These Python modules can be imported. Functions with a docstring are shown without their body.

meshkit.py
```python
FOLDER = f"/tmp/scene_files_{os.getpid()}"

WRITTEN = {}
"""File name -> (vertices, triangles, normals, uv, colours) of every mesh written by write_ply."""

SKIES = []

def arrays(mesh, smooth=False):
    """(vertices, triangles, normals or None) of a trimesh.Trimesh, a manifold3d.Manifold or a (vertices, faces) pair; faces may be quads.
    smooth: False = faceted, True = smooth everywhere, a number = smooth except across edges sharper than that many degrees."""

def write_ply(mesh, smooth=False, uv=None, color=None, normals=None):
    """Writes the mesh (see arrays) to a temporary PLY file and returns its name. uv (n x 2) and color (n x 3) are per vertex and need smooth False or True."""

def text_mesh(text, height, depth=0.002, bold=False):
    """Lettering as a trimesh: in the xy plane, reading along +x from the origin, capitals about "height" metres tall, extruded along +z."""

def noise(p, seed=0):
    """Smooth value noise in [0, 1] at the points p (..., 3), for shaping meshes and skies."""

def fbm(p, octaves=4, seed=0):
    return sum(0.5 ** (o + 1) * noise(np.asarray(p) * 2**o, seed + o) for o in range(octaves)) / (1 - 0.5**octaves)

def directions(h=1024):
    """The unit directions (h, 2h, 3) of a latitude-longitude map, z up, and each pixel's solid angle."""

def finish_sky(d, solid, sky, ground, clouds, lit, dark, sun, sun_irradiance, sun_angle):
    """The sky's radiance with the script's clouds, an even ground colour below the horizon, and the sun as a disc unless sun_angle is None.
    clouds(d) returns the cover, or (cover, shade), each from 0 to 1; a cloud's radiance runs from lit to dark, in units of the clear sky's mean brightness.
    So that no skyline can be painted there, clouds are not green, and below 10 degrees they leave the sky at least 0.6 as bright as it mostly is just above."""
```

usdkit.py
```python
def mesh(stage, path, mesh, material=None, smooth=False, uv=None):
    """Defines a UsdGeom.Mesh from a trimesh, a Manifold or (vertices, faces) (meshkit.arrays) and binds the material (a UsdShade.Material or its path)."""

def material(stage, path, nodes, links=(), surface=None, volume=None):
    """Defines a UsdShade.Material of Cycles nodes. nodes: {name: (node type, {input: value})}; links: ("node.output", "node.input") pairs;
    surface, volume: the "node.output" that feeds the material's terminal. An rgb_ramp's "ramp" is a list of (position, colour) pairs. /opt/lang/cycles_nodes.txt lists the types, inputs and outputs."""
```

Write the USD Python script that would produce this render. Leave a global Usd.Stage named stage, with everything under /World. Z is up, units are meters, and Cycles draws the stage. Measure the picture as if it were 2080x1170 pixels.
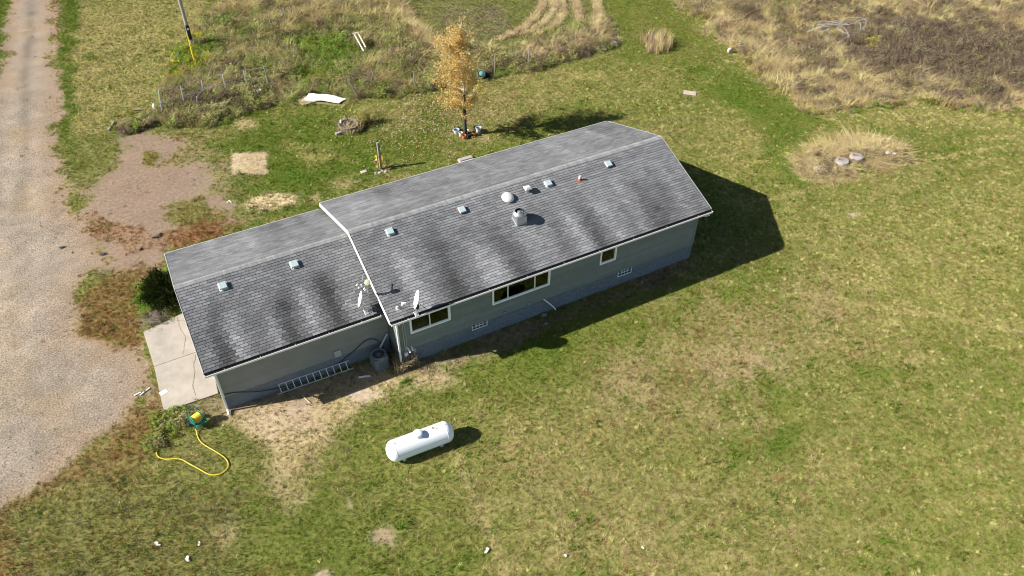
import math, random
import numpy as np
import trimesh
from pxr import Gf, Sdf, Usd, UsdGeom, UsdLux, UsdShade, Vt
import usdkit, meshkit

random.seed(7)
rng = np.random.default_rng(7)
T = Sdf.ValueTypeNames
stage = Usd.Stage.CreateInMemory()
UsdGeom.SetStageUpAxis(stage, "Z")
UsdGeom.SetStageMetersPerUnit(stage, 1.0)
UsdGeom.Xform.Define(stage, "/World")
UsdGeom.Scope.Define(stage, "/World/Looks")

# ------------------------------------------------------------------ camera, sky, sun, exposure
CAM = np.array([-7.2582, -24.0049, 27.9455])
YAW, PITCH, ROLL, FPX = 0.5025, 0.7477, 0.0146, 1589.5
PW, PH = 2080, 1170
EXPOSURE = 1.02
SUN_TO = np.array([-0.80, 0.20, 0.565]); SUN_TO /= np.linalg.norm(SUN_TO)
SUN_INTENSITY, SKY_STRENGTH = 1.2, 0.046
FW = np.array([math.sin(YAW) * math.cos(PITCH), math.cos(YAW) * math.cos(PITCH), -math.sin(PITCH)])
_r0 = np.array([math.cos(YAW), -math.sin(YAW), 0]); _u0 = np.cross(_r0, FW)
RT = math.cos(ROLL) * _r0 + math.sin(ROLL) * _u0
UP = -math.sin(ROLL) * _r0 + math.cos(ROLL) * _u0
cam = UsdGeom.Camera.Define(stage, "/World/camera")
m4 = np.eye(4); m4[0, :3], m4[1, :3], m4[2, :3], m4[3, :3] = RT, UP, -FW, CAM
cam.AddTransformOp().Set(Gf.Matrix4d(*m4.ravel().tolist()))
cam.CreateHorizontalApertureAttr(36.0)
cam.CreateVerticalApertureAttr(36.0 * PH / PW)
cam.CreateFocalLengthAttr(36.0 * FPX / PW)
cam.CreateClippingRangeAttr(Gf.Vec2f(0.1, 5000))
cam.CreateExposureAttr(EXPOSURE)
sky = UsdLux.DomeLight.Define(stage, "/World/sky")
sky.CreateIntensityAttr(1.0)
skymat = usdkit.material(stage, "/World/Looks/sky", {
    "s": ("sky_texture", {"sky_type": "single_scattering", "sun_disc": False, "sun_elevation": math.asin(SUN_TO[2]),
                          "sun_rotation": math.atan2(SUN_TO[0], SUN_TO[1]), "altitude": 300.0}),
    "b": ("background_shader", {"strength": SKY_STRENGTH})}, [("s.color", "b.color")], surface="b.background")
UsdShade.MaterialBindingAPI.Apply(sky.GetPrim()).Bind(skymat)
sky.GetPrim().SetCustomDataByKey("kind", "structure")
sun = UsdLux.DistantLight.Define(stage, "/World/sun")
sun.CreateIntensityAttr(SUN_INTENSITY); sun.CreateAngleAttr(0.5); sun.CreateNormalizeAttr(True)
sun.CreateColorAttr(Gf.Vec3f(1.0, 0.955, 0.88))
zax = SUN_TO; xax = np.cross([0, 0, 1.0], zax); xax /= np.linalg.norm(xax); yax = np.cross(zax, xax)
ms = np.eye(4); ms[0, :3], ms[1, :3], ms[2, :3] = xax, yax, zax
sun.AddTransformOp().Set(Gf.Matrix4d(*ms.ravel().tolist()))


def ray(u, v):
    return FW + RT * (u - PW / 2) / FPX - UP * (v - PH / 2) / FPX


def G(u, v, z=0.0):
    """Where on the level z the photograph's spot (u, v) lies."""
    d = ray(u, v)
    return CAM + d * (z - CAM[2]) / d[2]


def onY(u, v, y=0.0):
    d = ray(u, v)
    return CAM + d * (y - CAM[1]) / d[1]


def g2(u, v):
    return G(u, v)[:2]


def project(X):
    d = np.atleast_2d(np.asarray(X, float)) - CAM
    z = d @ FW
    return np.stack([PW / 2 + FPX * (d @ RT) / z, PH / 2 - FPX * (d @ UP) / z], 1)


# ------------------------------------------------------------------ materials
_mats = {}


def mat(name, col, rough=0.7, metal=0.0, var=0.0, nscale=6.0, bump=0.0, bscale=40.0, spec=0.4, coat=0.0, ovar=0.0):
    """A principled surface; var mottles it with noise, bump gives it relief (in metres)."""
    if name in _mats:
        return _mats[name]
    n = {"p": ("principled_bsdf", {"base_color": col, "roughness": rough, "metallic": metal, "specular_ior_level": spec, "coat_weight": coat}),
         "g": ("geometry", {})}
    l = []
    if var:
        n["n"] = ("noise_texture", {"scale": nscale, "detail": 6.0, "roughness": 0.65})
        lo, hi = [c * (1 - var) for c in col], [min(1, c * (1 + var)) for c in col]
        n["r"] = ("rgb_ramp", {"ramp": [(0.25, lo), (0.75, hi)]})
        l += [("g.position", "n.vector"), ("n.fac", "r.fac")]
        if ovar:
            n["o"] = ("object_info", {}); n["om"] = ("map_range", {"to_min": 1 - ovar, "to_max": 1 + ovar}); n["oh"] = ("hsv", {})
            l += [("o.random", "om.value"), ("om.result", "oh.value"), ("r.color", "oh.color"), ("oh.color", "p.base_color")]
        else:
            l.append(("r.color", "p.base_color"))
    if bump:
        n["bn"] = ("noise_texture", {"scale": bscale, "detail": 4.0, "roughness": 0.6})
        n["b"] = ("bump", {"distance": bump, "strength": 1.0})
        l += [("g.position", "bn.vector"), ("bn.fac", "b.height"), ("b.normal", "p.normal")]
    _mats[name] = usdkit.material(stage, "/World/Looks/" + name, n, l, surface="p.BSDF")
    return _mats[name]


def tinted(name, rough, var, nscale, bump=0.0, bscale=40.0, spec=0.3, var2=0.0, nscale2=60.0):
    """A surface whose own colour comes with the mesh (primvar tint), mottled finely."""
    n = {"a": ("attribute", {"attribute": "tint"}), "g": ("geometry", {}),
         "n": ("noise_texture", {"scale": nscale, "detail": 8.0, "roughness": 0.7}),
         "r": ("map_range", {"from_min": 0.3, "from_max": 0.7, "to_min": 1 - var, "to_max": 1 + var, "clamp": True}),
         "h": ("hsv", {"hue": 0.5, "saturation": 1.0}),
         "p": ("principled_bsdf", {"roughness": rough, "specular_ior_level": spec})}
    l = [("g.position", "n.vector"), ("n.fac", "r.value"), ("a.color", "h.color"), ("h.color", "p.base_color")]
    if var2:
        n["n2"] = ("noise_texture", {"scale": nscale2, "detail": 3.0, "roughness": 0.6})
        n["r2"] = ("map_range", {"from_min": 0.3, "from_max": 0.7, "to_min": 1 - var2, "to_max": 1 + var2, "clamp": True})
        n["mm"] = ("math", {"math_type": "multiply"})
        l += [("g.position", "n2.vector"), ("n2.fac", "r2.value"), ("r.result", "mm.value1"), ("r2.result", "mm.value2"), ("mm.value", "h.value")]
    else:
        l.append(("r.result", "h.value"))
    if bump:
        n["bn"] = ("noise_texture", {"scale": bscale, "detail": 5.0, "roughness": 0.65})
        n["b"] = ("bump", {"distance": bump, "strength": 1.0})
        l += [("g.position", "bn.vector"), ("bn.fac", "b.height"), ("b.normal", "p.normal")]
    _mats[name] = usdkit.material(stage, "/World/Looks/" + name, n, l, surface="p.BSDF")
    return _mats[name]


def leafmat(name, col, var=0.35, trans=0.25, huevar=0.03, ivar=None):
    """Blades and leaves: every blade and every plant its own brightness and hue, some light passing through."""
    n = {"g": ("geometry", {}), "o": ("object_info", {}),
         "r": ("map_range", {"to_min": 1 - var, "to_max": 1 + var}), "q": ("map_range", {"to_min": 1 - (ivar or var * 0.6), "to_max": 1 + (ivar or var * 0.6)}),
         "hr": ("map_range", {"to_min": 0.5 - huevar, "to_max": 0.5 + huevar}),
         "m": ("math", {"math_type": "multiply"}), "h": ("hsv", {"saturation": 1.0, "color": col}),
         "d": ("diffuse_bsdf", {}), "t": ("translucent_bsdf", {}), "x": ("mix_closure", {"fac": trans})}
    l = [("g.random_per_island", "r.value"), ("o.random", "q.value"), ("r.result", "m.value1"), ("q.result", "m.value2"), ("m.value", "h.value"),
         ("o.random", "hr.value"), ("hr.result", "h.hue"),
         ("h.color", "d.color"), ("h.color", "t.color"), ("d.BSDF", "x.closure1"), ("t.BSDF", "x.closure2")]
    _mats[name] = usdkit.material(stage, "/World/Looks/" + name, n, l, surface="x.closure")
    return _mats[name]


WHITE = mat("white_paint", (0.78, 0.78, 0.76), 0.45, var=0.06, nscale=9)
TRIM = mat("window_white", (0.86, 0.88, 0.88), 0.4, var=0.04, nscale=9)
SIDING = mat("siding_paint", (0.15, 0.177, 0.17), 0.6, var=0.10, nscale=2.5, bump=0.001, bscale=30, ovar=.09)
SIDING2 = mat("garage_siding_paint", (0.205, 0.215, 0.205), 0.6, var=0.10, nscale=1.5, bump=0.001, bscale=30, ovar=.05)
BLOCK = mat("block_paint", (0.12, 0.15, 0.175), 0.8, var=0.14, nscale=5, bump=0.003, bscale=60, ovar=.08)
BLOCK2 = mat("block_paint_worn", (0.13, 0.155, 0.178), 0.8, var=0.18, nscale=6, bump=0.003, bscale=60)
MORTAR = mat("mortar", (0.105, 0.132, 0.155), 0.9, var=0.1)
DARKROOM = mat("room_inside", (0.05, 0.03, 0.02), 0.9, var=0.2)
CONCRETE = mat("concrete", (0.375, 0.33, 0.278), 0.85, var=0.22, nscale=1.1, bump=0.002, bscale=50)
CRACK = mat("crack_dirt", (0.20, 0.15, 0.10), 0.95, var=0.3, nscale=30)
UNDERLAY = mat("roof_underlay", (0.035, 0.035, 0.04), 0.95)
GUTTER_SHADE = mat("gutter_debris", (0.035, 0.028, 0.022), 0.95, var=0.4, nscale=20)  # near-black colour standing in for the shade inside the gutters
GALV = mat("galvanised_metal", (0.40, 0.42, 0.43), 0.42, metal=0.75, var=0.12, nscale=14)
ALU = mat("aluminium", (0.70, 0.71, 0.72), 0.35, metal=0.7)
VENT = mat("vent_paint", (0.40, 0.50, 0.51), 0.5, var=0.08, nscale=12)
VENTW = mat("vent_white", (0.60, 0.60, 0.58), 0.55, var=0.15, nscale=20)
RUST = mat("rust", (0.26, 0.12, 0.07), 0.85, var=0.35, nscale=25)
BLACK = mat("black_plastic", (0.018, 0.018, 0.02), 0.5)
RUBBER = mat("black_rubber", (0.02, 0.02, 0.02), 0.8)
DISHW = mat("dish_white", (0.80, 0.80, 0.79), 0.45, var=0.03, nscale=10)
OLIVE = mat("antenna_cover", (0.42, 0.41, 0.26), 0.6, var=0.1, nscale=20)
TANKW = mat("tank_white", (0.76, 0.81, 0.84), 0.3, var=0.03, nscale=3, spec=0.5)
ACGREY = mat("condenser_grey", (0.17, 0.20, 0.215), 0.55, var=0.08, nscale=6)
ACDARK = mat("condenser_grille", (0.03, 0.035, 0.04), 0.6)
GREENP = mat("green_plastic", (0.02, 0.22, 0.16), 0.4, var=0.1)
YELLOW = mat("yellow_hose", (0.80, 0.56, 0.05), 0.45, var=0.06, nscale=8)
WOODG = mat("weathered_wood", (0.27, 0.24, 0.21), 0.9, var=0.3, nscale=9, bump=0.003)
WOODP = mat("pole_wood", (0.36, 0.31, 0.27), 0.9, var=0.25, nscale=4, bump=0.003)
WOODL = mat("pale_lumber", (0.62, 0.54, 0.44), 0.85, var=0.18, nscale=8)
POST = mat("fence_post_grey", (0.27, 0.245, 0.22), 0.8, var=0.2, nscale=8)
PVC = mat("white_pvc", (0.82, 0.82, 0.80), 0.35)
TARP = mat("white_tarp", (0.82, 0.80, 0.77), 0.5, var=0.05, nscale=5)
TAN = mat("tan_boards", (0.46, 0.38, 0.30), 0.85, var=0.15, nscale=10)
STONE = mat("field_stone", (0.38, 0.34, 0.30), 0.9, var=0.3, nscale=9, bump=0.01, bscale=14)
CAPSTONE = mat("concrete_cap", (0.36, 0.32, 0.30), 0.9, var=0.25, nscale=9, bump=0.006, bscale=25)
PAPER = mat("white_scrap", (0.85, 0.84, 0.82), 0.7)
TERRA = mat("terracotta", (0.50, 0.13, 0.06), 0.7, var=0.2, nscale=10)
PAILW = mat("white_pail", (0.75, 0.75, 0.74), 0.5, var=0.1)
PAILB = mat("pale_blue_tub", (0.48, 0.58, 0.66), 0.5, var=0.1)
SOIL = mat("potting_soil", (0.07, 0.05, 0.035), 0.95, var=0.3, nscale=30, bump=0.01)
TUB = mat("stone_tub", (0.22, 0.185, 0.15), 0.9, var=0.25, nscale=10, bump=0.004)
BARKD = mat("dark_bark", (0.055, 0.045, 0.04), 0.95, var=0.4, nscale=12, bump=0.006, bscale=25)
BARKW = mat("white_bark", (0.62, 0.57, 0.53), 0.8, var=0.25, nscale=9, bump=0.004, bscale=25)
TWIG = mat("dead_twig", (0.30, 0.24, 0.20), 0.95, var=0.3, nscale=12)
GREENBIN = mat("dark_green_plastic", (0.04, 0.13, 0.11), 0.45)
YSTEEL = mat("yellow_guard", (0.85, 0.62, 0.02), 0.45)
HOOP = mat("hoop_steel", (0.40, 0.41, 0.44), 0.5, metal=0.3)
_glass = usdkit.material(stage, "/World/Looks/window_glass", {
    "f": ("fresnel", {"IOR": 1.45}), "t": ("transparent_bsdf", {"color": (0.75, 0.78, 0.76)}), "s": ("glossy_bsdf", {"color": (1, 1, 1), "roughness": 0.02}),
    "x": ("mix_closure", {})}, [("f.fac", "x.fac"), ("t.BSDF", "x.closure1"), ("s.BSDF", "x.closure2")], surface="x.closure")
GBLOCK = mat("glass_block", (0.035, 0.06, 0.075), 0.12, spec=0.6, var=0.3, nscale=12)
SHINGLE = tinted("shingle", 0.95, 0.10, 45, spec=0.15, var2=0.10, nscale2=9)
GROUND = tinted("ground_soil_and_thatch", 0.95, 0.35, 5.0, bump=0.02, bscale=22, spec=0.1, var2=0.30, nscale2=26)
GRAVEL = tinted("gravel_surface", 0.95, 0.16, 4.5, bump=0.016, bscale=26, spec=0.1, var2=0.50, nscale2=13)

# ------------------------------------------------------------------ naming and object helpers
_names = {}


def numbered(parent, name):
    k = (parent, name); i = _names.get(k, -1) + 1; _names[k] = i
    return name if i == 0 else f"{name}_{i:03d}"


def path_of(p):
    return str(p.GetPath()) if p is not None else "/World"


def tag(o, label=None, cat=None, group=None, kind=None):
    p = o.GetPrim() if hasattr(o, "GetPrim") else o
    for k, v in (("label", label), ("category", cat), ("group", group), ("kind", kind)):
        if v:
            p.SetCustomDataByKey(k, v)
    return p


def thing(name, label, cat, loc=(0, 0, 0), rotz=0.0, group=None):
    x = UsdGeom.Xform.Define(stage, "/World/" + numbered("/World", name))
    x.AddTranslateOp().Set(Gf.Vec3d(*map(float, loc)))
    if rotz:
        x.AddRotateZOp().Set(math.degrees(rotz))
    return tag(x, label, cat, group)


def obj(name, mesh, material, parent=None, smooth=False, tint=None, label=None, kind=None):
    """ONE mesh of the scene under parent, or under /World."""
    pp = path_of(parent)
    path = pp + "/" + numbered(pp, name)
    if isinstance(mesh, list):
        mesh = cat(mesh)
    m = usdkit.mesh(stage, path, mesh, material, smooth=smooth)
    if tint is not None:
        pv = UsdGeom.PrimvarsAPI(m).CreatePrimvar("tint", T.Color3fArray, "vertex")
        pv.Set(Vt.Vec3fArray.FromNumpy(np.asarray(tint, np.float32)))
    return tag(m, label=label, kind=kind)


def copy_of(src, name, loc, rotz, label, cat, group=None):
    """Another thing like src, with its parts."""
    x = thing(name, label, cat, loc, rotz, group)
    x.GetReferences().AddInternalReference(src.GetPath())
    x.SetInstanceable(True)
    return x


# ------------------------------------------------------------------ shapes
def cat(ms):
    vs, fs, n = [], [], 0
    for m in ms:
        v, f = (np.asarray(m.vertices), np.asarray(m.faces)) if hasattr(m, "faces") else m
        vs.append(v); fs.append(f + n); n += len(v)
    return np.vstack(vs), np.vstack(fs)


def moved(m, loc=(0, 0, 0), rx=0, ry=0, rz=0, s=1.0):
    v, f = (np.array(m.vertices), np.array(m.faces)) if hasattr(m, "faces") else (np.array(m[0], float), m[1])
    v = v * s
    for ax, a in ((0, rx), (1, ry), (2, rz)):
        if a:
            v = v @ trimesh.transformations.rotation_matrix(a, np.eye(3)[ax])[:3, :3].T
    return v + np.asarray(loc), f


_BF = np.array([[0, 2, 1], [0, 3, 2], [4, 5, 6], [4, 6, 7], [0, 1, 5], [0, 5, 4], [1, 2, 6], [1, 6, 5], [2, 3, 7], [2, 7, 6], [3, 0, 4], [3, 4, 7]])


def box(x0, x1, y0, y1, z0, z1):
    return np.array([[x0, y0, z0], [x1, y0, z0], [x1, y1, z0], [x0, y1, z0], [x0, y0, z1], [x1, y0, z1], [x1, y1, z1], [x0, y1, z1]], float), _BF


def cbox(x0, x1, y0, y1, z0, z1, c=0.01):
    """A box with chamfered edges."""
    cx, cy, cz = (x0 + x1) / 2, (y0 + y1) / 2, (z0 + z1) / 2
    a, b, d = (x1 - x0) / 2, (y1 - y0) / 2, (z1 - z0) / 2
    c = min(c, a * 0.6, b * 0.6, d * 0.6)
    pts = [[sx * (a - c * (k != 0)), sy * (b - c * (k != 1)), sz * (d - c * (k != 2))] for sx in (-1, 1) for sy in (-1, 1) for sz in (-1, 1) for k in range(3)]
    h = trimesh.convex.convex_hull(np.array(pts))
    return np.array(h.vertices) + [cx, cy, cz], np.array(h.faces)


def hull(pts):
    h = trimesh.convex.convex_hull(np.asarray(pts, float))
    return np.array(h.vertices), np.array(h.faces)


def tube(points, r, sides=8, caps=True):
    p = np.asarray(points, float)
    r = np.broadcast_to(r, (len(p),)).astype(float)
    t = np.gradient(p, axis=0); t /= np.linalg.norm(t, axis=1, keepdims=True) + 1e-12
    ref = np.array([0, 0, 1.0]) if abs(t[:, 2]).mean() < 0.8 else np.array([1.0, 0, 0])
    a = np.cross(t, ref); a /= np.linalg.norm(a, axis=1, keepdims=True) + 1e-12
    b = np.cross(t, a)
    an = np.arange(sides) * 2 * np.pi / sides
    v = p[:, None] + r[:, None, None] * (np.cos(an)[None, :, None] * a[:, None] + np.sin(an)[None, :, None] * b[:, None])
    i, j = np.meshgrid(np.arange(len(p) - 1), np.arange(sides), indexing="ij")
    q = np.stack([i * sides + j, (i + 1) * sides + j, (i + 1) * sides + (j + 1) % sides, i * sides + (j + 1) % sides], -1).reshape(-1, 4)
    v = v.reshape(-1, 3)
    f = np.vstack([q[:, [0, 1, 2]], q[:, [0, 2, 3]]])
    if caps:
        n = len(v)
        v = np.vstack([v, p[:1], p[-1:]])
        k = np.arange(sides)
        f = np.vstack([f, np.stack([np.full(sides, n), k, (k + 1) % sides], 1),
                       np.stack([np.full(sides, n + 1), (len(p) - 1) * sides + (k + 1) % sides, (len(p) - 1) * sides + k], 1)])
    return v, f


def lathe(profile, sides=24):
    """profile: (radius, height) pairs from bottom to top."""
    p = np.asarray(profile, float); an = np.arange(sides) * 2 * np.pi / sides
    v = np.stack([p[:, None, 0] * np.cos(an), p[:, None, 0] * np.sin(an), np.broadcast_to(p[:, None, 1], (len(p), sides))], -1).reshape(-1, 3)
    i, j = np.meshgrid(np.arange(len(p) - 1), np.arange(sides), indexing="ij")
    q = np.stack([i * sides + j, i * sides + (j + 1) % sides, (i + 1) * sides + (j + 1) % sides, (i + 1) * sides + j], -1).reshape(-1, 4)
    return v, np.vstack([q[:, [0, 1, 2]], q[:, [0, 2, 3]]])


def spline(pts, n=60):
    from scipy.interpolate import CubicSpline
    p = np.asarray(pts, float)
    t = np.r_[0, np.cumsum(np.linalg.norm(np.diff(p, axis=0), axis=1))]
    return CubicSpline(t, p)(np.linspace(0, t[-1], n))


def align(m, z, origin=(0, 0, 0), x=None):
    """Turns the mesh's z axis to z."""
    z = np.asarray(z, float); z = z / np.linalg.norm(z)
    x = np.cross([0, 0, 1.0], z) if x is None else np.asarray(x, float)
    if np.linalg.norm(x) < 1e-6:
        x = np.array([1.0, 0, 0])
    x = x - z * (x @ z); x /= np.linalg.norm(x); y = np.cross(z, x)
    v, f = (np.array(m.vertices), np.array(m.faces)) if hasattr(m, "faces") else m
    return v @ np.stack([x, y, z]) + np.asarray(origin), f


def rock(size, seed, loc, rz=0):
    s = trimesh.creation.icosphere(2)
    v = np.array(s.vertices)
    v = v * (0.75 + 0.5 * meshkit.fbm(v * 1.7 + seed * 7.3, 3, seed)[:, None]) * (np.asarray(size) / 2)
    return moved((v, np.array(s.faces)), loc, rz=rz)


# ------------------------------------------------------------------ ground cover: where what grows
COVER = ["lush", "green", "olive", "straw", "dead", "rust", "greygreen", "brown", "tallstraw", "weedgreen", "gravel", "dirt", "pale", "yellow"]
CI = {c: i for i, c in enumerate(COVER)}
SOILCOL = np.array([(.07, .12, .015), (.125, .155, .025), (.21, .20, .05), (.40, .33, .13), (.46, .355, .21), (.24, .115, .05), (.20, .19, .085),
                    (.20, .155, .10), (.60, .47, .26), (.14, .165, .04), (.262, .217, .170), (.245, .178, .13), (.55, .44, .32), (.40, .34, .05)])


def poly(*px):
    return np.array([g2(*p) for p in px])


def sdist(P, pl):
    """Signed distance from the points to the polygon, negative inside."""
    a, b = pl, np.roll(pl, -1, 0)
    d2 = np.full(len(P), 1e18); inside = np.zeros(len(P), bool)
    for (x0, y0), (x1, y1) in zip(a, b):
        ex, ey = x1 - x0, y1 - y0
        wx, wy = P[:, 0] - x0, P[:, 1] - y0
        t = np.clip((wx * ex + wy * ey) / (ex * ex + ey * ey + 1e-12), 0, 1)
        d2 = np.minimum(d2, (wx - t * ex) ** 2 + (wy - t * ey) ** 2)
        if y0 != y1:
            c = ((y0 > P[:, 1]) != (y1 > P[:, 1])) & (P[:, 0] < ex * (P[:, 1] - y0) / ey + x0)
            inside ^= c
    d = np.sqrt(d2)
    return np.where(inside, -d, d)


def pdist(P, line):
    d2 = np.full(len(P), 1e18)
    for (x0, y0), (x1, y1) in zip(line[:-1], line[1:]):
        ex, ey = x1 - x0, y1 - y0
        t = np.clip(((P[:, 0] - x0) * ex + (P[:, 1] - y0) * ey) / (ex * ex + ey * ey + 1e-12), 0, 1)
        d2 = np.minimum(d2, (P[:, 0] - x0 - t * ex) ** 2 + (P[:, 1] - y0 - t * ey) ** 2)
    return np.sqrt(d2)


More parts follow.
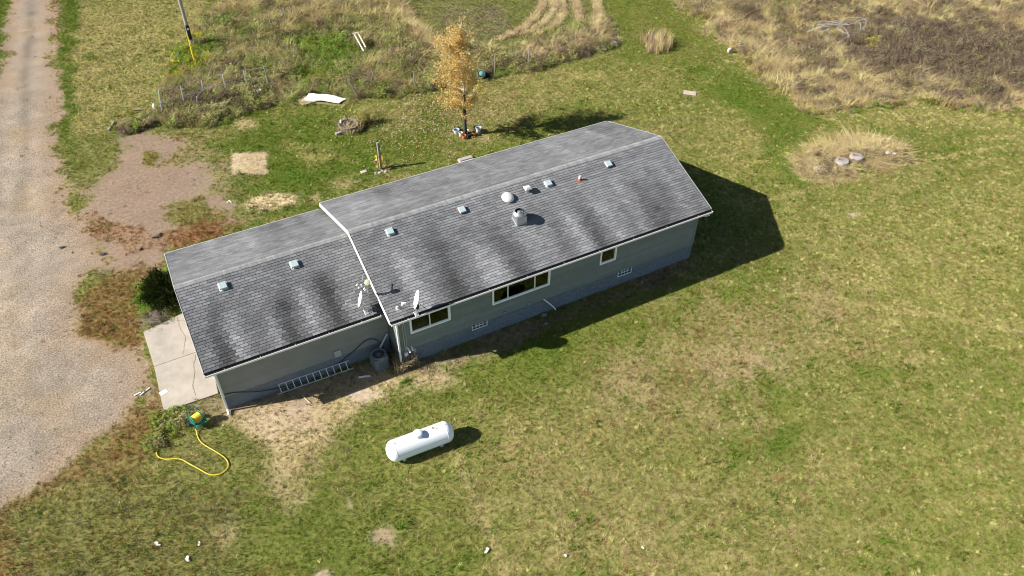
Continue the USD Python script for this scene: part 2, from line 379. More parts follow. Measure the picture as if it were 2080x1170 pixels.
GRAVEL_P = poly((22, -40), (20, 40), (0, 130), (-60, 250), (-300, 600), (-300, 1250), (-60, 1080), (0, 1045), (60, 1000), (120, 965), (190, 905), (255, 860), (292, 800), (288, 745),
                (262, 712), (200, 715), (152, 690), (150, 620), (165, 560), (210, 530), (195, 470), (140, 430), (125, 330), (116, 260), (110, 120), (106, 0), (104, -40))
ZONES = [  # polygon, mixture, softness (m), raggedness (m), strength
    # lawn variations
    (poly((440, 290), (620, 235), (800, 260), (900, 215), (905, 315), (660, 405), (480, 470)), dict(lush=.45, green=.40, olive=.15), 1.6, 1.6, .9),
    (poly((1370, 125), (1500, 130), (1600, 195), (1690, 240), (1650, 290), (1580, 330), (1520, 260), (1420, 190)), dict(lush=.42, green=.43, olive=.15), 1.8, 1.6, .75),
    (poly((1240, -40), (1370, -40), (1420, 60), (1480, 110), (1370, 130), (1240, 95)), dict(green=.45, olive=.45, greygreen=.1), 1.0, 1.0, .9),
    (poly((1120, 40), (1240, -30), (1300, -30), (1260, 95), (1120, 60)), dict(green=.5, olive=.3, lush=.2), 1.0, 1.0, .7),
    (poly((1560, 300), (1620, 330), (1700, 430), (1690, 440), (1600, 370)), dict(lush=.4, green=.6), .5, .4, .7),
    (poly((900, 150), (1130, 140), (1330, 130), (1500, 240), (1560, 330), (1480, 380), (1200, 240), (980, 190)), dict(olive=.38, straw=.14, dead=.12, green=.36), 2, 2, .5),
    (poly((1420, 380), (2200, 330), (2200, 700), (1760, 720), (1560, 560)), dict(olive=.34, straw=.26, dead=.06, green=.34), 2.5, 2.5, .6),
    (poly((1560, 690), (2200, 660), (2200, 1300), (1500, 1300)), dict(olive=.32, straw=.14, dead=.06, green=.48), 4, 4, .5),
    (poly((880, 690), (1400, 560), (1600, 520), (1560, 640), (1130, 790), (900, 800)), dict(green=.48, lush=.24, olive=.24, straw=.04), 1.2, 1.5, .85),
    (poly((560, 980), (800, 960), (1000, 1000), (1080, 1250), (560, 1250)), dict(lush=.22, green=.50, olive=.28), 4, 3.5, .75),
    (poly((330, 960), (480, 985), (600, 1000), (780, 930), (800, 1010), (700, 1250), (330, 1250)), dict(lush=.2, green=.48, greygreen=.12, olive=.20), 3, 3, .7),
    (poly((620, 900), (780, 830), (960, 780), (1000, 880), (900, 960), (720, 980)), dict(lush=.16, green=.46, olive=.30, straw=.08), 2.5, 2.5, .65),
    (poly((860, 900), (1160, 800), (1500, 780), (1500, 960), (1100, 1100), (930, 1060)), dict(olive=.34, dead=.20, rust=.07, straw=.06, green=.33), 2.2, 2.2, .6),
    (poly((1300, 640), (1700, 560), (1760, 680), (1560, 760), (1420, 860), (1300, 820)), dict(olive=.26, dead=.34, rust=.14, green=.26), 1.8, 2.4, .75),
    (poly((1380, 760), (1500, 700), (1560, 720), (1460, 800)), dict(dead=.45, rust=.25, green=.3), 1.0, 1.4, .6),
    (poly((1200, 760), (1310, 740), (1330, 800), (1230, 830)), dict(dead=.4, rust=.2, green=.4), 1.0, 1.2, .6),
    (poly((1330, 1010), (1450, 960), (1500, 1010), (1380, 1060)), dict(dead=.35, rust=.1, green=.35, olive=.2), 1.2, 1.4, .6),
    (poly((1170, 690), (1230, 680), (1240, 740), (1170, 760)), dict(dead=.4, rust=.2, green=.4), .8, .9, .5),
    (poly((1060, 690), (1150, 650), (1170, 740), (1090, 770)), dict(lush=.5, green=.5), .8, .9, .7),
    (poly((1560, 900), (1620, 885), (1610, 920), (1570, 930)), dict(lush=.7, green=.3), .5, .5, .7),
    (poly((1480, 940), (1540, 920), (1640, 840), (1660, 850), (1560, 940)), dict(lush=.4, green=.6), .5, .6, .6),
    # strip between the drive and the weeds
    (poly((104, -40), (440, -40), (400, 85), (335, 150), (325, 225), (225, 270), (130, 280)), dict(straw=.40, olive=.26, green=.22, dead=.12), .8, .8, .9),
    (poly((116, -40), (165, -40), (145, 150), (150, 290), (112, 290)), dict(lush=.4, green=.5, olive=.1), .5, .6, .9),
    (poly((-100, -40), (24, -40), (0, 130), (-100, 200)), dict(lush=.45, green=.4, olive=.15), .5, .4, 1),
    (poly((60, -40), (72, -40), (66, 140), (58, 140)), dict(dirt=.4, olive=.2, gravel=.4), .3, .3, .5),
    # tan ground along the drive and the broken pad
    (poly((98, -40), (118, -40), (122, 280), (135, 430), (112, 400), (102, 250)), dict(dirt=.55, rust=.3, dead=.15), .4, .5, .8),
    (poly((130, 400), (190, 310), (260, 270), (420, 270), (480, 330), (490, 440), (350, 530), (150, 530)), dict(dirt=.50, rust=.18, olive=.20, dead=.12), 1.4, 2.2, .6),
    (poly((240, 270), (330, 265), (375, 290), (330, 330), (420, 340), (410, 390), (470, 405), (475, 450), (350, 500), (330, 560), (210, 560), (140, 440), (180, 400), (235, 330)), dict(dirt=.82, gravel=.12, rust=.06), .5, .9, .95),
    (poly((150, 270), (240, 290), (235, 330), (190, 370), (150, 380), (135, 320)), dict(green=.4, olive=.4, dirt=.2), .5, .8, .9),
    (poly((290, 300), (325, 312), (312, 345), (285, 335)), dict(olive=.5, green=.3, rust=.2), .3, .4, .8),
    (poly((330, 415), (410, 400), (465, 440), (400, 465), (340, 460)), dict(green=.35, olive=.35, rust=.2, dirt=.1), .4, .7, .75),
    (poly((120, 420), (180, 440), (300, 465), (280, 490), (200, 500), (180, 530), (140, 520)), dict(rust=.55, dirt=.25, olive=.2), .4, .8, .75),
    (poly((330, 470), (420, 450), (480, 455), (470, 475), (390, 500), (330, 510)), dict(rust=.75, dirt=.15, olive=.1), .4, .5, .85),
    (poly((165, 520), (210, 505), (230, 530), (190, 545)), dict(olive=.5, rust=.5), .3, .4, .7),
    (poly((150, 625), (165, 590), (230, 555), (340, 535), (360, 580), (300, 600), (285, 660), (300, 690), (255, 725), (190, 705), (155, 690)), dict(rust=.52, olive=.16, green=.16, brown=.06, dirt=.1), .5, .8, .97),
    (poly((270, 580), (350, 545), (365, 640), (300, 640), (265, 620)), dict(lush=.35, weedgreen=.35, green=.3), .4, .5, .8),
    (poly((120, 690), (200, 700), (180, 740), (100, 720)), dict(rust=.5, dirt=.5), .4, .6, .6),
    (poly((262, 712), (292, 690), (300, 740), (318, 800), (325, 840), (295, 830), (285, 760)), dict(dirt=.5, pale=.2, rust=.3), .3, .4, .8),
    (poly((225, 470), (330, 470), (345, 500), (250, 512), (210, 500)), dict(rust=.45, dead=.15, dirt=.40), .5, .8, .7),
    (poly((118, 400), (150, 430), (150, 470), (118, 470)), dict(rust=.5, olive=.3, dirt=.2), .4, .6, .8),
    # ragged red edge of the gravel at lower left, dull corner
    (poly((290, 790), (335, 845), (400, 870), (360, 905), (320, 910), (250, 980), (130, 1010), (40, 1060), (0, 1110), (-80, 1100), (0, 1010), (110, 950), (190, 890)), dict(rust=.44, brown=.08, olive=.24, green=.16, dirt=.08), .7, .9, .95),
    (poly((190, 840), (255, 820), (290, 850), (240, 890), (180, 900)), dict(rust=.3, olive=.4, dirt=.3), .5, .6, .7),
    (poly((-80, 1050), (130, 1000), (330, 930), (520, 990), (520, 1250), (-80, 1250)), dict(greygreen=.34, green=.34, olive=.2, rust=.12), 1.5, 1.5, .8),
    (poly((-80, 1090), (30, 1095), (60, 1150), (30, 1250), (-80, 1250)), dict(rust=.7, brown=.1, olive=.2), .7, .8, .8),
    (poly((460, 1180), (520, 1130), (640, 1170), (640, 1250), (460, 1250)), dict(rust=.45, green=.3, olive=.25), .6, .8, .6),
    # dead patch in front of the garage
    (poly((455, 850), (540, 800), (680, 760), (800, 735), (900, 730), (890, 770), (800, 800), (750, 815), (690, 850), (650, 900), (590, 1000), (545, 985), (530, 915), (480, 905)), dict(dead=.62, straw=.16, olive=.10, pale=.12), .9, 1.1, .97),
    (poly((505, 830), (600, 800), (630, 820), (640, 860), (560, 890), (510, 880)), dict(dead=.5, pale=.25, dirt=.25), .4, .6, .8),
    (poly((575, 815), (620, 805), (625, 830), (580, 838)), dict(pale=.5, dirt=.5), .2, .2, .8),
    (poly((712, 795), (755, 785), (770, 805), (735, 820), (705, 812)), dict(pale=.7, dirt=.3), .25, .3, .85),
    (poly((450, 830), (560, 800), (700, 750), (800, 720), (820, 745), (700, 790), (560, 830), (470, 860)), dict(dirt=.5, dead=.4, brown=.1), .4, .5, .8),
    (poly((810, 745), (960, 700), (1120, 640), (1400, 528), (1405, 545), (1140, 660), (970, 720), (830, 765)), dict(dirt=.35, brown=.35, dead=.1, green=.2), .4, .5, .9),
    (poly((540, 920), (620, 900), (640, 960), (580, 1000)), dict(dead=.4, straw=.3, olive=.3), .5, .7, .6),
    (poly((380, 820), (450, 800), (475, 840), (440, 860), (400, 850)), dict(brown=.3, dirt=.4, olive=.3), .3, .4, .8),
    (poly((330, 870), (380, 855), (480, 900), (470, 980), (350, 960), (310, 930)), dict(green=.5, olive=.3, dead=.2), .6, .8, .6),
    # bare and straw patches
    (poly((472, 312), (541, 309), (543, 353), (471, 354)), dict(pale=.8, tallstraw=.2), .10, .06, 1),
    (poly((505, 398), (610, 392), (608, 412), (560, 424), (500, 428)), dict(tallstraw=.5, pale=.35, straw=.15), .3, .35, .9),
    (poly((625, 400), (645, 394), (652, 408), (632, 412)), dict(tallstraw=.8, dirt=.2), .15, .2, .8),
    (poly((580, 290), (660, 300), (700, 330), (620, 340)), dict(straw=.6, olive=.4), .7, .7, .6),
    (poly((480, 250), (510, 238), (520, 258), (485, 265)), dict(dirt=.5, straw=.5), .3, .3, .8),
    (poly((660, 370), (720, 350), (740, 375), (690, 395)), dict(straw=.4, dirt=.4, olive=.2), .5, .5, .6),
    (poly((1160, 150), (1225, 148), (1220, 160), (1165, 162)), dict(straw=.8, yellow=.1, olive=.1), .5, .5, .8),
    (poly((697, 1008), (708, 1008), (716, 1036), (705, 1040)), dict(pale=.5, dirt=.5), .12, .12, .9),
    (poly((752, 1085), (790, 1068), (800, 1082), (792, 1104), (752, 1106)), dict(dead=.5, dirt=.5), .2, .25, .8),
    (poly((640, 1160), (670, 1158), (675, 1180), (640, 1180)), dict(pale=.5, dirt=.5), .15, .15, .8),
    (poly((1720, 432), (1745, 430), (1742, 442), (1725, 442)), dict(pale=.6, dead=.4), .2, .15, .8),
    (poly((1388, 184), (1420, 186), (1414, 198), (1386, 194)), dict(dirt=.5, dead=.5), .15, .1, .8),
    (poly((980, 272), (1000, 280), (985, 295), (965, 285)), dict(dirt=.6, straw=.4), .3, .3, .7),
    (poly((775, 330), (800, 340), (790, 360), (765, 355)), dict(dirt=.6, straw=.3, rust=.1), .2, .2, .8),
    (poly((440, 1080), (480, 1060), (480, 1100), (455, 1120)), dict(dead=.5, straw=.5), .4, .5, .5),
    # weed thicket behind the yard
    (poly((318, 245), (330, 150), (395, 60), (440, 20), (540, -40), (780, -40), (850, 60), (910, 95), (1020, 105), (1120, 60), (1240, 40), (1252, 95), (1110, 135), (1000, 160), (900, 180), (800, 198), (700, 208), (600, 214), (520, 222), (430, 258), (350, 262)), dict(greygreen=.42, weedgreen=.22, brown=.14, straw=.22), .4, .6, 1),
    (poly((590, 90), (720, 60), (745, 130), (650, 190), (590, 160)), dict(weedgreen=.6, green=.25, greygreen=.15), .8, 1.0, .9),
    (poly((335, 160), (350, 95), (420, 70), (440, 130), (390, 160)), dict(weedgreen=.6, yellow=.2, greygreen=.2), .6, .7, .85),
    (poly((460, 20), (600, -40), (760, -40), (790, 40), (700, 60), (560, 60)), dict(greygreen=.30, straw=.50, brown=.20), .8, 1.0, .8),
    (poly((330, 225), (420, 190), (540, 160), (560, 180), (440, 240), (350, 262)), dict(brown=.45, greygreen=.35, weedgreen=.2), .4, .6, .7),
    (poly((225, 258), (310, 225), (330, 258), (250, 280)), dict(brown=.4, weedgreen=.4, greygreen=.2), .4, .4, .9),
    (poly((765, -40), (800, -40), (835, 40), (880, 85), (925, 105), (880, 118), (830, 80), (785, 20)), dict(tallstraw=.85, straw=.15), .4, .5, 1),
    (poly((1030, 108), (1100, 90), (1180, 62), (1240, 30), (1255, 80), (1180, 112), (1060, 135)), dict(tallstraw=.55, brown=.25, greygreen=.2), .5, .6, .9),
    (poly((1060, 128), (1240, 85), (1250, 98), (1110, 136), (1010, 158)), dict(brown=.5, greygreen=.5), .4, .5, .8),
    # mown garden plot with windrows
    (poly((815, -40), (1215, -40), (1235, 30), (1180, 60), (1100, 88), (1025, 100), (930, 96), (860, 40)), dict(greygreen=.25, green=.34, dirt=.16, olive=.25), .5, .6, 1),
    (poly((880, 20), (1010, 0), (1060, 60), (1010, 95), (930, 95)), dict(brown=.45, dirt=.25, green=.3), .8, .8, .7),
    # rough field top right
    (poly((1330, -40), (1400, 20), (1470, 85), (1535, 140), (1590, 190), (1630, 225), (1700, 226), (1790, 214), (1850, 203), (1960, 222), (2050, 228), (2200, 228), (2400, -40)), dict(tallstraw=.42, brown=.28, greygreen=.08, straw=.22), .7, 1.4, 1),
    (poly((1690, 100), (1720, 60), (1800, 35), (1920, 40), (2010, 70), (2100, 100), (2250, 120), (2200, 180), (2000, 190), (1860, 165), (1760, 140)), dict(brown=.90, greygreen=.10), 2.6, 2.8, .95),
    (poly((1500, -40), (1640, -40), (1700, 60), (1640, 150), (1560, 100)), dict(brown=.35, greygreen=.3, straw=.35), 1.2, 1.4, .7),
    (poly((1755, 84), (1785, 84), (1795, 98), (1762, 102)), dict(yellow=.8, brown=.2), .5, .5, .8),
    (poly((1815, 82), (1832, 82), (1830, 94), (1815, 94)), dict(yellow=.8, brown=.2), .3, .3, .8),
    # dry mound
    (poly((1600, 322), (1680, 282), (1760, 274), (1850, 300), (1862, 325), (1830, 345), (1740, 348), (1690, 368), (1640, 358)), dict(tallstraw=.62, brown=.08, straw=.30), .6, 1.0, 1),
    (poly((1640, 345), (1690, 330), (1760, 318), (1800, 318), (1760, 335), (1680, 358)), dict(brown=.55, tallstraw=.35, dead=.10), .5, .7, .8),
    (poly((1820, 318), (1850, 312), (1862, 330), (1845, 342), (1822, 336)), dict(brown=.7, greygreen=.3), .3, .4, .9),
    (poly((1590, 318), (1650, 290), (1690, 268), (1760, 268), (1700, 290), (1640, 318)), dict(straw=.6, olive=.4), .6, .6, .7),
    (poly((1640, 210), (1700, 230), (1850, 206), (1980, 228), (2200, 228), (2200, 260), (1900, 262), (1700, 270)), dict(straw=.4, olive=.45, greygreen=.15), .8, .9, .7),
]
WINDROWS = [[(1112, -30), (1095, 25), (1050, 65), (1010, 80)], [(1118, -30), (1122, 25), (1100, 50), (1060, 70)], [(1132, -30), (1142, 28), (1130, 50), (1095, 72)],
            [(1158, -30), (1172, 20), (1178, 45)], [(1200, -30), (1215, 20), (1212, 50)]]
WINDROWS = [np.array([g2(*p) for p in w]) for w in WINDROWS]
TRACKS = [np.array([g2(*p) for p in w]) for w in ([(918, 915), (960, 1010), (1005, 1110), (1030, 1200)], [(1165, 300), (1345, 265), (1356, 285)], [(1380, 560), (1900, 640), (2200, 700)], [(1500, 420), (2000, 300)])]


def f2(P, s, seed, oct=4):
    return meshkit.fbm(np.column_stack([P[:, 0] * s, P[:, 1] * s, np.full(len(P), 3.7 + seed)]), oct, seed)


def cover(P):
    """Weights of what covers the ground at the points (n x 2)."""
    n = len(P)
    a = np.clip((f2(P, 1 / 7, 1) - 0.5) * 3.2, -1, 1); b = np.clip((f2(P, 1 / 2.2, 2) - 0.5) * 3, -1, 1); c = np.clip((f2(P, 1 / 0.8, 3) - 0.5) * 3, -1, 1)
    W = np.zeros((n, len(COVER)))
    st = np.sin((P[:, 0] * .28 + P[:, 1] * .96 + 1.2 * (f2(P, 1 / 12, 17, 2) - .5)) * 2 * np.pi / 1.3) * np.clip((f2(P, 1 / 6, 18, 2) - .35) * 2, 0, 1)
    a2 = np.clip((f2(P, 1 / 3.6, 19) - .5) * 3.4, -1, 1)
    W[:, CI["olive"]] = .28
    W[:, CI["green"]] = np.clip(.46 + .42 * a + .34 * b + .12 * c + .15 * st, .02, 1)
    W[:, CI["straw"]] = np.clip(.14 - .14 * a - .12 * b - .06 * c - .09 * st, .01, 1)
    W[:, CI["dead"]] = np.clip(.11 - .20 * a2 - .09 * b, .0, 1)
    W[:, CI["rust"]] = np.clip(.04 - .10 * a2 - .03 * a, .0, .2)
    W[:, CI["lush"]] = np.clip(.09 + .24 * a + .26 * b * (b > 0) + .04 * st, 0, 1)
    rag = (f2(P, 1 / 1.6, 5) - 0.5) * 2 + (f2(P, 1 / 0.5, 6, 2) - 0.5) * 0.8
    for i, (pl, mix, soft, ragged, strength) in enumerate(ZONES):
        lo, hi = pl.min(0) - 2 * (soft + ragged) - 1, pl.max(0) + 2 * (soft + ragged) + 1
        k = np.nonzero(((P > lo) & (P < hi)).all(1))[0]
        if not len(k):
            continue
        d = sdist(P[k], pl) + rag[k] * ragged * 1.6
        al = np.clip(0.5 - d / (2 * soft), 0, 1) * strength
        al = al * al * (3 - 2 * al)
        w = np.zeros(len(COVER))
        for q, x in mix.items():
            w[CI[q]] = x
        jit = np.clip(1 + 0.9 * np.stack([b[k], -b[k], c[k], -c[k]] * 4, 1)[:, :len(COVER)], 0.05, 2)
        ww = w * jit; ww /= ww.sum(1, keepdims=True)
        W[k] = W[k] / W[k].sum(1, keepdims=True) * (1 - al[:, None]) + ww * al[:, None]
    for w in WINDROWS:
        al = np.clip(1.3 - (pdist(P, w) + rag * 0.2) / 0.27, 0, 1)[:, None]
        t = np.zeros(len(COVER)); t[CI["tallstraw"]] = 1
        W = W * (1 - al) + t * al
    for w in TRACKS:
        al = (np.clip(1.2 - (pdist(P, w) + rag * 0.15) / 0.25, 0, 1) * 0.45)[:, None]
        t = np.zeros(len(COVER)); t[CI["straw"]] = .7; t[CI["dead"]] = .3
        W = W * (1 - al) + t * al
    # gravel: solid inside its outline
    d = sdist(P, GRAVEL_P) + rag * 1.25
    al = np.clip(0.5 - d / 0.9, 0, 1)
    al = al * al * (3 - 2 * al)
    edge = np.clip(0.5 - (d + 1.0) / 1.6, 0, 1)
    t = np.zeros((n, len(COVER))); t[:, CI["gravel"]] = .45 + .55 * edge; t[:, CI["dirt"]] = (1 - edge) * .3; t[:, CI["rust"]] = (1 - edge) * .15; t[:, CI["dead"]] = (1 - edge) * .10
    px = project(np.column_stack([P, np.zeros(n)]))
    W = W / W.sum(1, keepdims=True) * (1 - al[:, None]) + t * al[:, None]
    return W / W.sum(1, keepdims=True)


DRIVE = np.array([g2(*p) for p in ((64, -40), (60, 60), (52, 160), (50, 260), (45, 380), (35, 520), (20, 700))])
MOUND = g2(1735, 318)


def height(P):
    d = P - MOUND
    u = d @ np.array([0.93, -0.36]); v = d @ np.array([0.36, 0.93])
    h = 0.38 * np.exp(-(u / 3.6) ** 2 - (v / 1.3) ** 2)
    near = np.clip((np.maximum(np.abs(P[:, 0] - 4.6) - 13, np.abs(P[:, 1] - 4) - 7)) / 6, 0, 1)
    return h + near * 0.10 * (f2(P, 1 / 9, 11, 2) - 0.5) + near * 0.05 * (f2(P, 1 / 1.4, 12, 2) - 0.5)


def zg(p):
    return float(height(np.array([p[:2]]))[0])


def GH(u, v):
    p = G(u, v); p[2] = zg(p); return p


HOUSE = (-7.9, 17.1, 0.0, 9.0)
SLAB = poly((292, 676), (367, 642), (440, 800), (334, 838))


def build_ground():
    step = 0.21
    xs = np.r_[-900, -400, -150, -60, np.arange(-34, 74, step), 90, 160, 400, 900]
    ys = np.r_[-900, -400, -150, -60, np.arange(-26, 62, step), 80, 150, 400, 900]
    X, Yy = np.meshgrid(xs, ys)
    P = np.column_stack([X.ravel(), Yy.ravel()])
    W = np.zeros((len(P), len(COVER))); W[:, CI["olive"]] = .5; W[:, CI["green"]] = .3; W[:, CI["straw"]] = .2
    inside = (np.abs(P[:, 0]) < 100) & (np.abs(P[:, 1]) < 90)
    W[inside] = cover(P[inside])
    z = height(P)
    col = W @ SOILCOL
    # worn wheel tracks along the drive, with a browner strip between and along them
    dl = pdist(P, DRIVE); side = np.where(sdist(P, np.vstack([DRIVE, DRIVE[-1] + [-40, 0], DRIVE[0] + [-40, 0]])) < 0, -1, 1) * dl
    wig = (f2(P, 1 / 2.5, 23, 3) - .5)
    trk = np.exp(-((np.abs(side + wig * .5) - .85) / .42) ** 2)
    mid = np.exp(-((side + wig * .6) / .30) ** 2) * np.clip((P[:, 1] - 22) / 12, 0, 1)
    g = W[:, CI["gravel"]]
    col *= (1 + (.14 * trk - .20 * mid) * g)[:, None]
    big = np.clip((f2(P, 1 / 4.5, 25, 4) - .5) * 3, -1, 1) * g; fine = np.clip((f2(P, 1 / .55, 26, 4) - .5) * 3, -1, 1) * g
    col = col * (1 + .09 * big + .24 * fine)[:, None] + (np.array([.035, .010, -.022]) * np.clip(f2(P, 1 / 1.8, 27, 4) - .45, 0, 1)[:, None] * 3 * g[:, None])
    col *= (0.84 + 0.32 * f2(P, 1 / 1.1, 22, 4))[:, None]
    col = np.clip(col, .01, .9)
    nx, ny = len(xs), len(ys)
    i, j = np.meshgrid(np.arange(nx - 1), np.arange(ny - 1))
    a = (j * nx + i).ravel(); quads = np.stack([a, a + 1, a + nx + 1, a + nx], 1)
    qw = (W[quads[:, 0]] + W[quads[:, 2]]) / 2
    hard = qw[:, CI["gravel"]]
    dirt = qw[:, CI["dirt"]] + qw[:, CI["pale"]] + hard
    kind = np.where(hard > 0.42, 1, np.where(dirt > 0.5, 2, 0))
    fpoly = FIELD
    c = (P[quads[:, 0]] + P[quads[:, 2]]) / 2
    kind = np.where((kind == 0) & (sdist(c, fpoly) < 0), 3, kind)
    V = np.column_stack([P, z])
    for k, name, mt, lab in ((0, "ground", GROUND, "patchy green and yellow mown lawn spreading around the house"),
                             (1, "gravel_driveway", GRAVEL, "pale grey gravel drive widening into a yard left of the house"),
                             (2, "dirt_ground", GROUND, "bare tan dirt and broken pavement behind and beside the garage"),
                             (3, "field", GROUND, "rough ground of the brown field beyond the lawn at upper right")):
        q = quads[kind == k]
        if not len(q):
            continue
        u, inv = np.unique(q, return_inverse=True); q = inv.reshape(q.shape)
        tag(obj(name, (V[u], np.vstack([q[:, [0, 1, 2]], q[:, [0, 2, 3]]])), mt, None, smooth=True, tint=col[u]), lab, name.replace("_", " "), kind="structure")


FIELD = [z for z in ZONES if z[1].get("tallstraw") == .42 and z[1].get("brown") == .28][0][0]
THICKET = [z for z in ZONES if z[1].get("greygreen") == .42 and "weedgreen" in z[1]][0][0]
build_ground()

# ------------------------------------------------------------------ the house
L = 17.05; O = 0.43; RK = 0.3507
ZE, ZR, YR, YB, ZB = 3.541, 5.229, 4.369, 9.31, 3.537
HF = 1.01
LG, YG = 7.833, 1.197
ZEG, ZRG, YRG, YBG = 3.117, 4.749, 4.762, 9.39
YBW = YB - O
house = thing("house", "long low grey-green house with dark grey streaked shingle roof and attached garage wing", "house")


def roof_tone(bands, dark, seed, rowvar=.07, blotch=1.0):
    """The streaked, algae-stained colour of a slope: bands are (x, half width, start along the slope 0 ridge..1 eave, strength)."""
    def tone(x, s):
        P = np.column_stack([x * 1.0, s * 5.2])
        st = np.zeros(len(x))
        for bx, w, s0, k in bands:
            st += k * (.45 + 1.1 * f2(P * [1 / .5, 1 / 1.6], 1, seed + int(10 * abs(bx)), 3)) * np.exp(-((x - bx - 0.04 * np.sin(s * 9 + bx)) / w) ** 2) * np.clip((s - s0) / 0.22, 0, 1)
        f = (f2(P * [1 / 0.55, 1 / 5.5], 1, seed, 4) - .5) * 1.5 * np.clip(.3 + 1.2 * s, 0, 1) + (f2(P * [1 / 2.6, 1 / 2.2], 1, seed + 3, 4) - .5) * blotch + (f2(P * [1 / .7, 1 / .6], 1, seed + 7, 3) - .5) * .5 * blotch
        k = dark(s) + .85 * st + 0.46 * f
        k = np.clip(k, 0, 1)
        d, l = np.array([.063, .064, .066]), np.array([.265, .268, .278])
        c = d * (1 - k[:, None]) + l * k[:, None]
        row = np.random.default_rng(seed).uniform(1 - rowvar, 1 + rowvar * .7, 60)[np.round(s * 40).astype(int).clip(0, 59)]
        return c * rng.uniform(.80, 1.18, (len(x), 1)) * row[:, None]
    return tone


def shingles(x0, x1, ye, ze, yr, zr, tone, seed):
    """All tabs of a slope from eave (ye, ze) to ridge: vertices (n, 8, 3), colours (n, 3)."""
    r = np.random.default_rng(seed)
    length = math.hypot(yr - ye, zr - ze); sl = np.array([0, (yr - ye) / length, (zr - ze) / length])
    up = np.array([0, -sl[2], sl[1]]) if yr > ye else np.array([0, sl[2] * 1.0, -sl[1]])
    up = up if up[2] > 0 else -up
    e, w = 0.143, 0.333
    out, xm, sm = [], [], []
    for i in range(int(length / e) + 1):
        off = (w / 2) * (i % 2) + r.uniform(-.02, .02) + 0.03 * (i % 3)
        a = np.arange(x0 - w + off % w, x1, w)
        for xa in a:
            xl, xr = max(xa + .007, x0), min(xa + w - .007, x1)
            if xr - xl < .03:
                continue
            s0, s1 = i * e + r.uniform(-.003, .003), min((i + 1) * e + .012, length)
            t = .024 + r.uniform(-.004, .005)
            b0 = np.array([0, ye, ze]) + sl * s0; b1 = np.array([0, ye, ze]) + sl * s1
            dx = np.array([1.0, 0, 0])
            out.append([b0 + dx * xl, b0 + dx * xr, b1 + dx * xr, b1 + dx * xl, b0 + dx * xl + up * t, b0 + dx * xr + up * t, b1 + dx * xr + up * .003, b1 + dx * xl + up * .003])
            xm.append((xl + xr) / 2); sm.append(1 - (s0 + s1) / 2 / length)
    return np.array(out), tone(np.array(xm), np.array(sm)), np.array(xm), np.array(sm)


def flipfix(v):
    return _BF if True else _BF


def roof(name, x0, x1, ye, ze, yr, zr, yb, zb, tone_f, tone_b, singles, seed):
    """A gabled roof: deck, tabs (the nearest ones one by one), ridge caps."""
    th = 0.14
    prof = np.array([[ye, ze], [yr, zr], [yb, zb], [yb, zb - th], [yr, zr - th], [ye, ze - th]]) - [0, 0.004]
    v = np.array([[x, y, z] for x in (x0, x1) for y, z in prof])
    f = []
    for a in range(6):
        b = (a + 1) % 6
        f += [[a, b, 6 + b], [a, 6 + b, 6 + a]]
    for o, flip in ((0, 0), (6, 1)):
        for t in ([0, 1, 4], [0, 4, 5], [1, 2, 3], [1, 3, 4]):
            t = [o + q for q in t]
            f.append(t[::-1] if not flip else t)
    m = trimesh.Trimesh(v, np.array(f), process=False); m.fix_normals()
    deck = obj(name, m, UNDERLAY, house)
    V, C, xm, sm = shingles(x0, x1, ye, ze, yr, zr, tone_f, seed)
    near = np.argsort(-sm + 0.0 * xm, kind="stable")[:singles] if singles else np.array([], int)
    rest = np.setdiff1d(np.arange(len(V)), near)
    Vb, Cb, _, _ = shingles(x0, x1, yb, zb, yr, zr, tone_b, seed + 1)
    Vb = Vb[:, [1, 0, 3, 2, 5, 4, 7, 6]]
    for k in near:
        obj("shingle", (V[k], _BF), SHINGLE, deck, tint=np.repeat(C[k:k + 1], 8, 0))
    A, AC = np.concatenate([V[rest], Vb]), np.concatenate([C[rest], Cb])
    F = (_BF[None] + 8 * np.arange(len(A))[:, None, None]).reshape(-1, 3)
    obj("shingle_field", (A.reshape(-1, 3), F), SHINGLE, deck, tint=np.repeat(AC, 8, 0), label="courses of grey streaked three-tab shingles", kind="stuff")
    # ridge caps lapping along the ridge
    caps, cc = [], []
    r = np.random.default_rng(seed + 2)
    sf, sb = (zr - ze) / (yr - ye), (zr - zb) / (yb - yr)
    for i, xa in enumerate(np.arange(x0, x1 - .05, .14)):
        w = .155; t0, t1 = .026 + r.uniform(-.003, .003), .014
        xb = min(xa + .15, x1)
        p = [[xa, yr - w, zr - w * sf + t0], [xa, yr, zr + t0 + .004], [xa, yr + w, zr - w * sb + t0], [xb, yr - w, zr - w * sf + t1], [xb, yr, zr + t1 + .004], [xb, yr + w, zr - w * sb + t1]]
        p = np.array(p); lo = p - [0, 0, .022]
        vv = np.vstack([p, lo])
        ff = [[0, 3, 4], [0, 4, 1], [1, 4, 5], [1, 5, 2], [0, 1, 7], [0, 7, 6], [1, 2, 8], [1, 8, 7], [0, 6, 9], [0, 9, 3], [2, 5, 11], [2, 11, 8], [3, 10, 4], [3, 9, 10], [4, 11, 5], [4, 10, 11]]
        caps.append((vv, np.array(ff))); cc.append(np.repeat([np.array([.30, .305, .30]) * r.uniform(.82, 1.15)], 12, 0))
    obj("ridge_caps", cat(caps), SHINGLE, deck, tint=np.vstack(cc), label="paler grey cap shingles along the ridge", kind="stuff")
    return deck


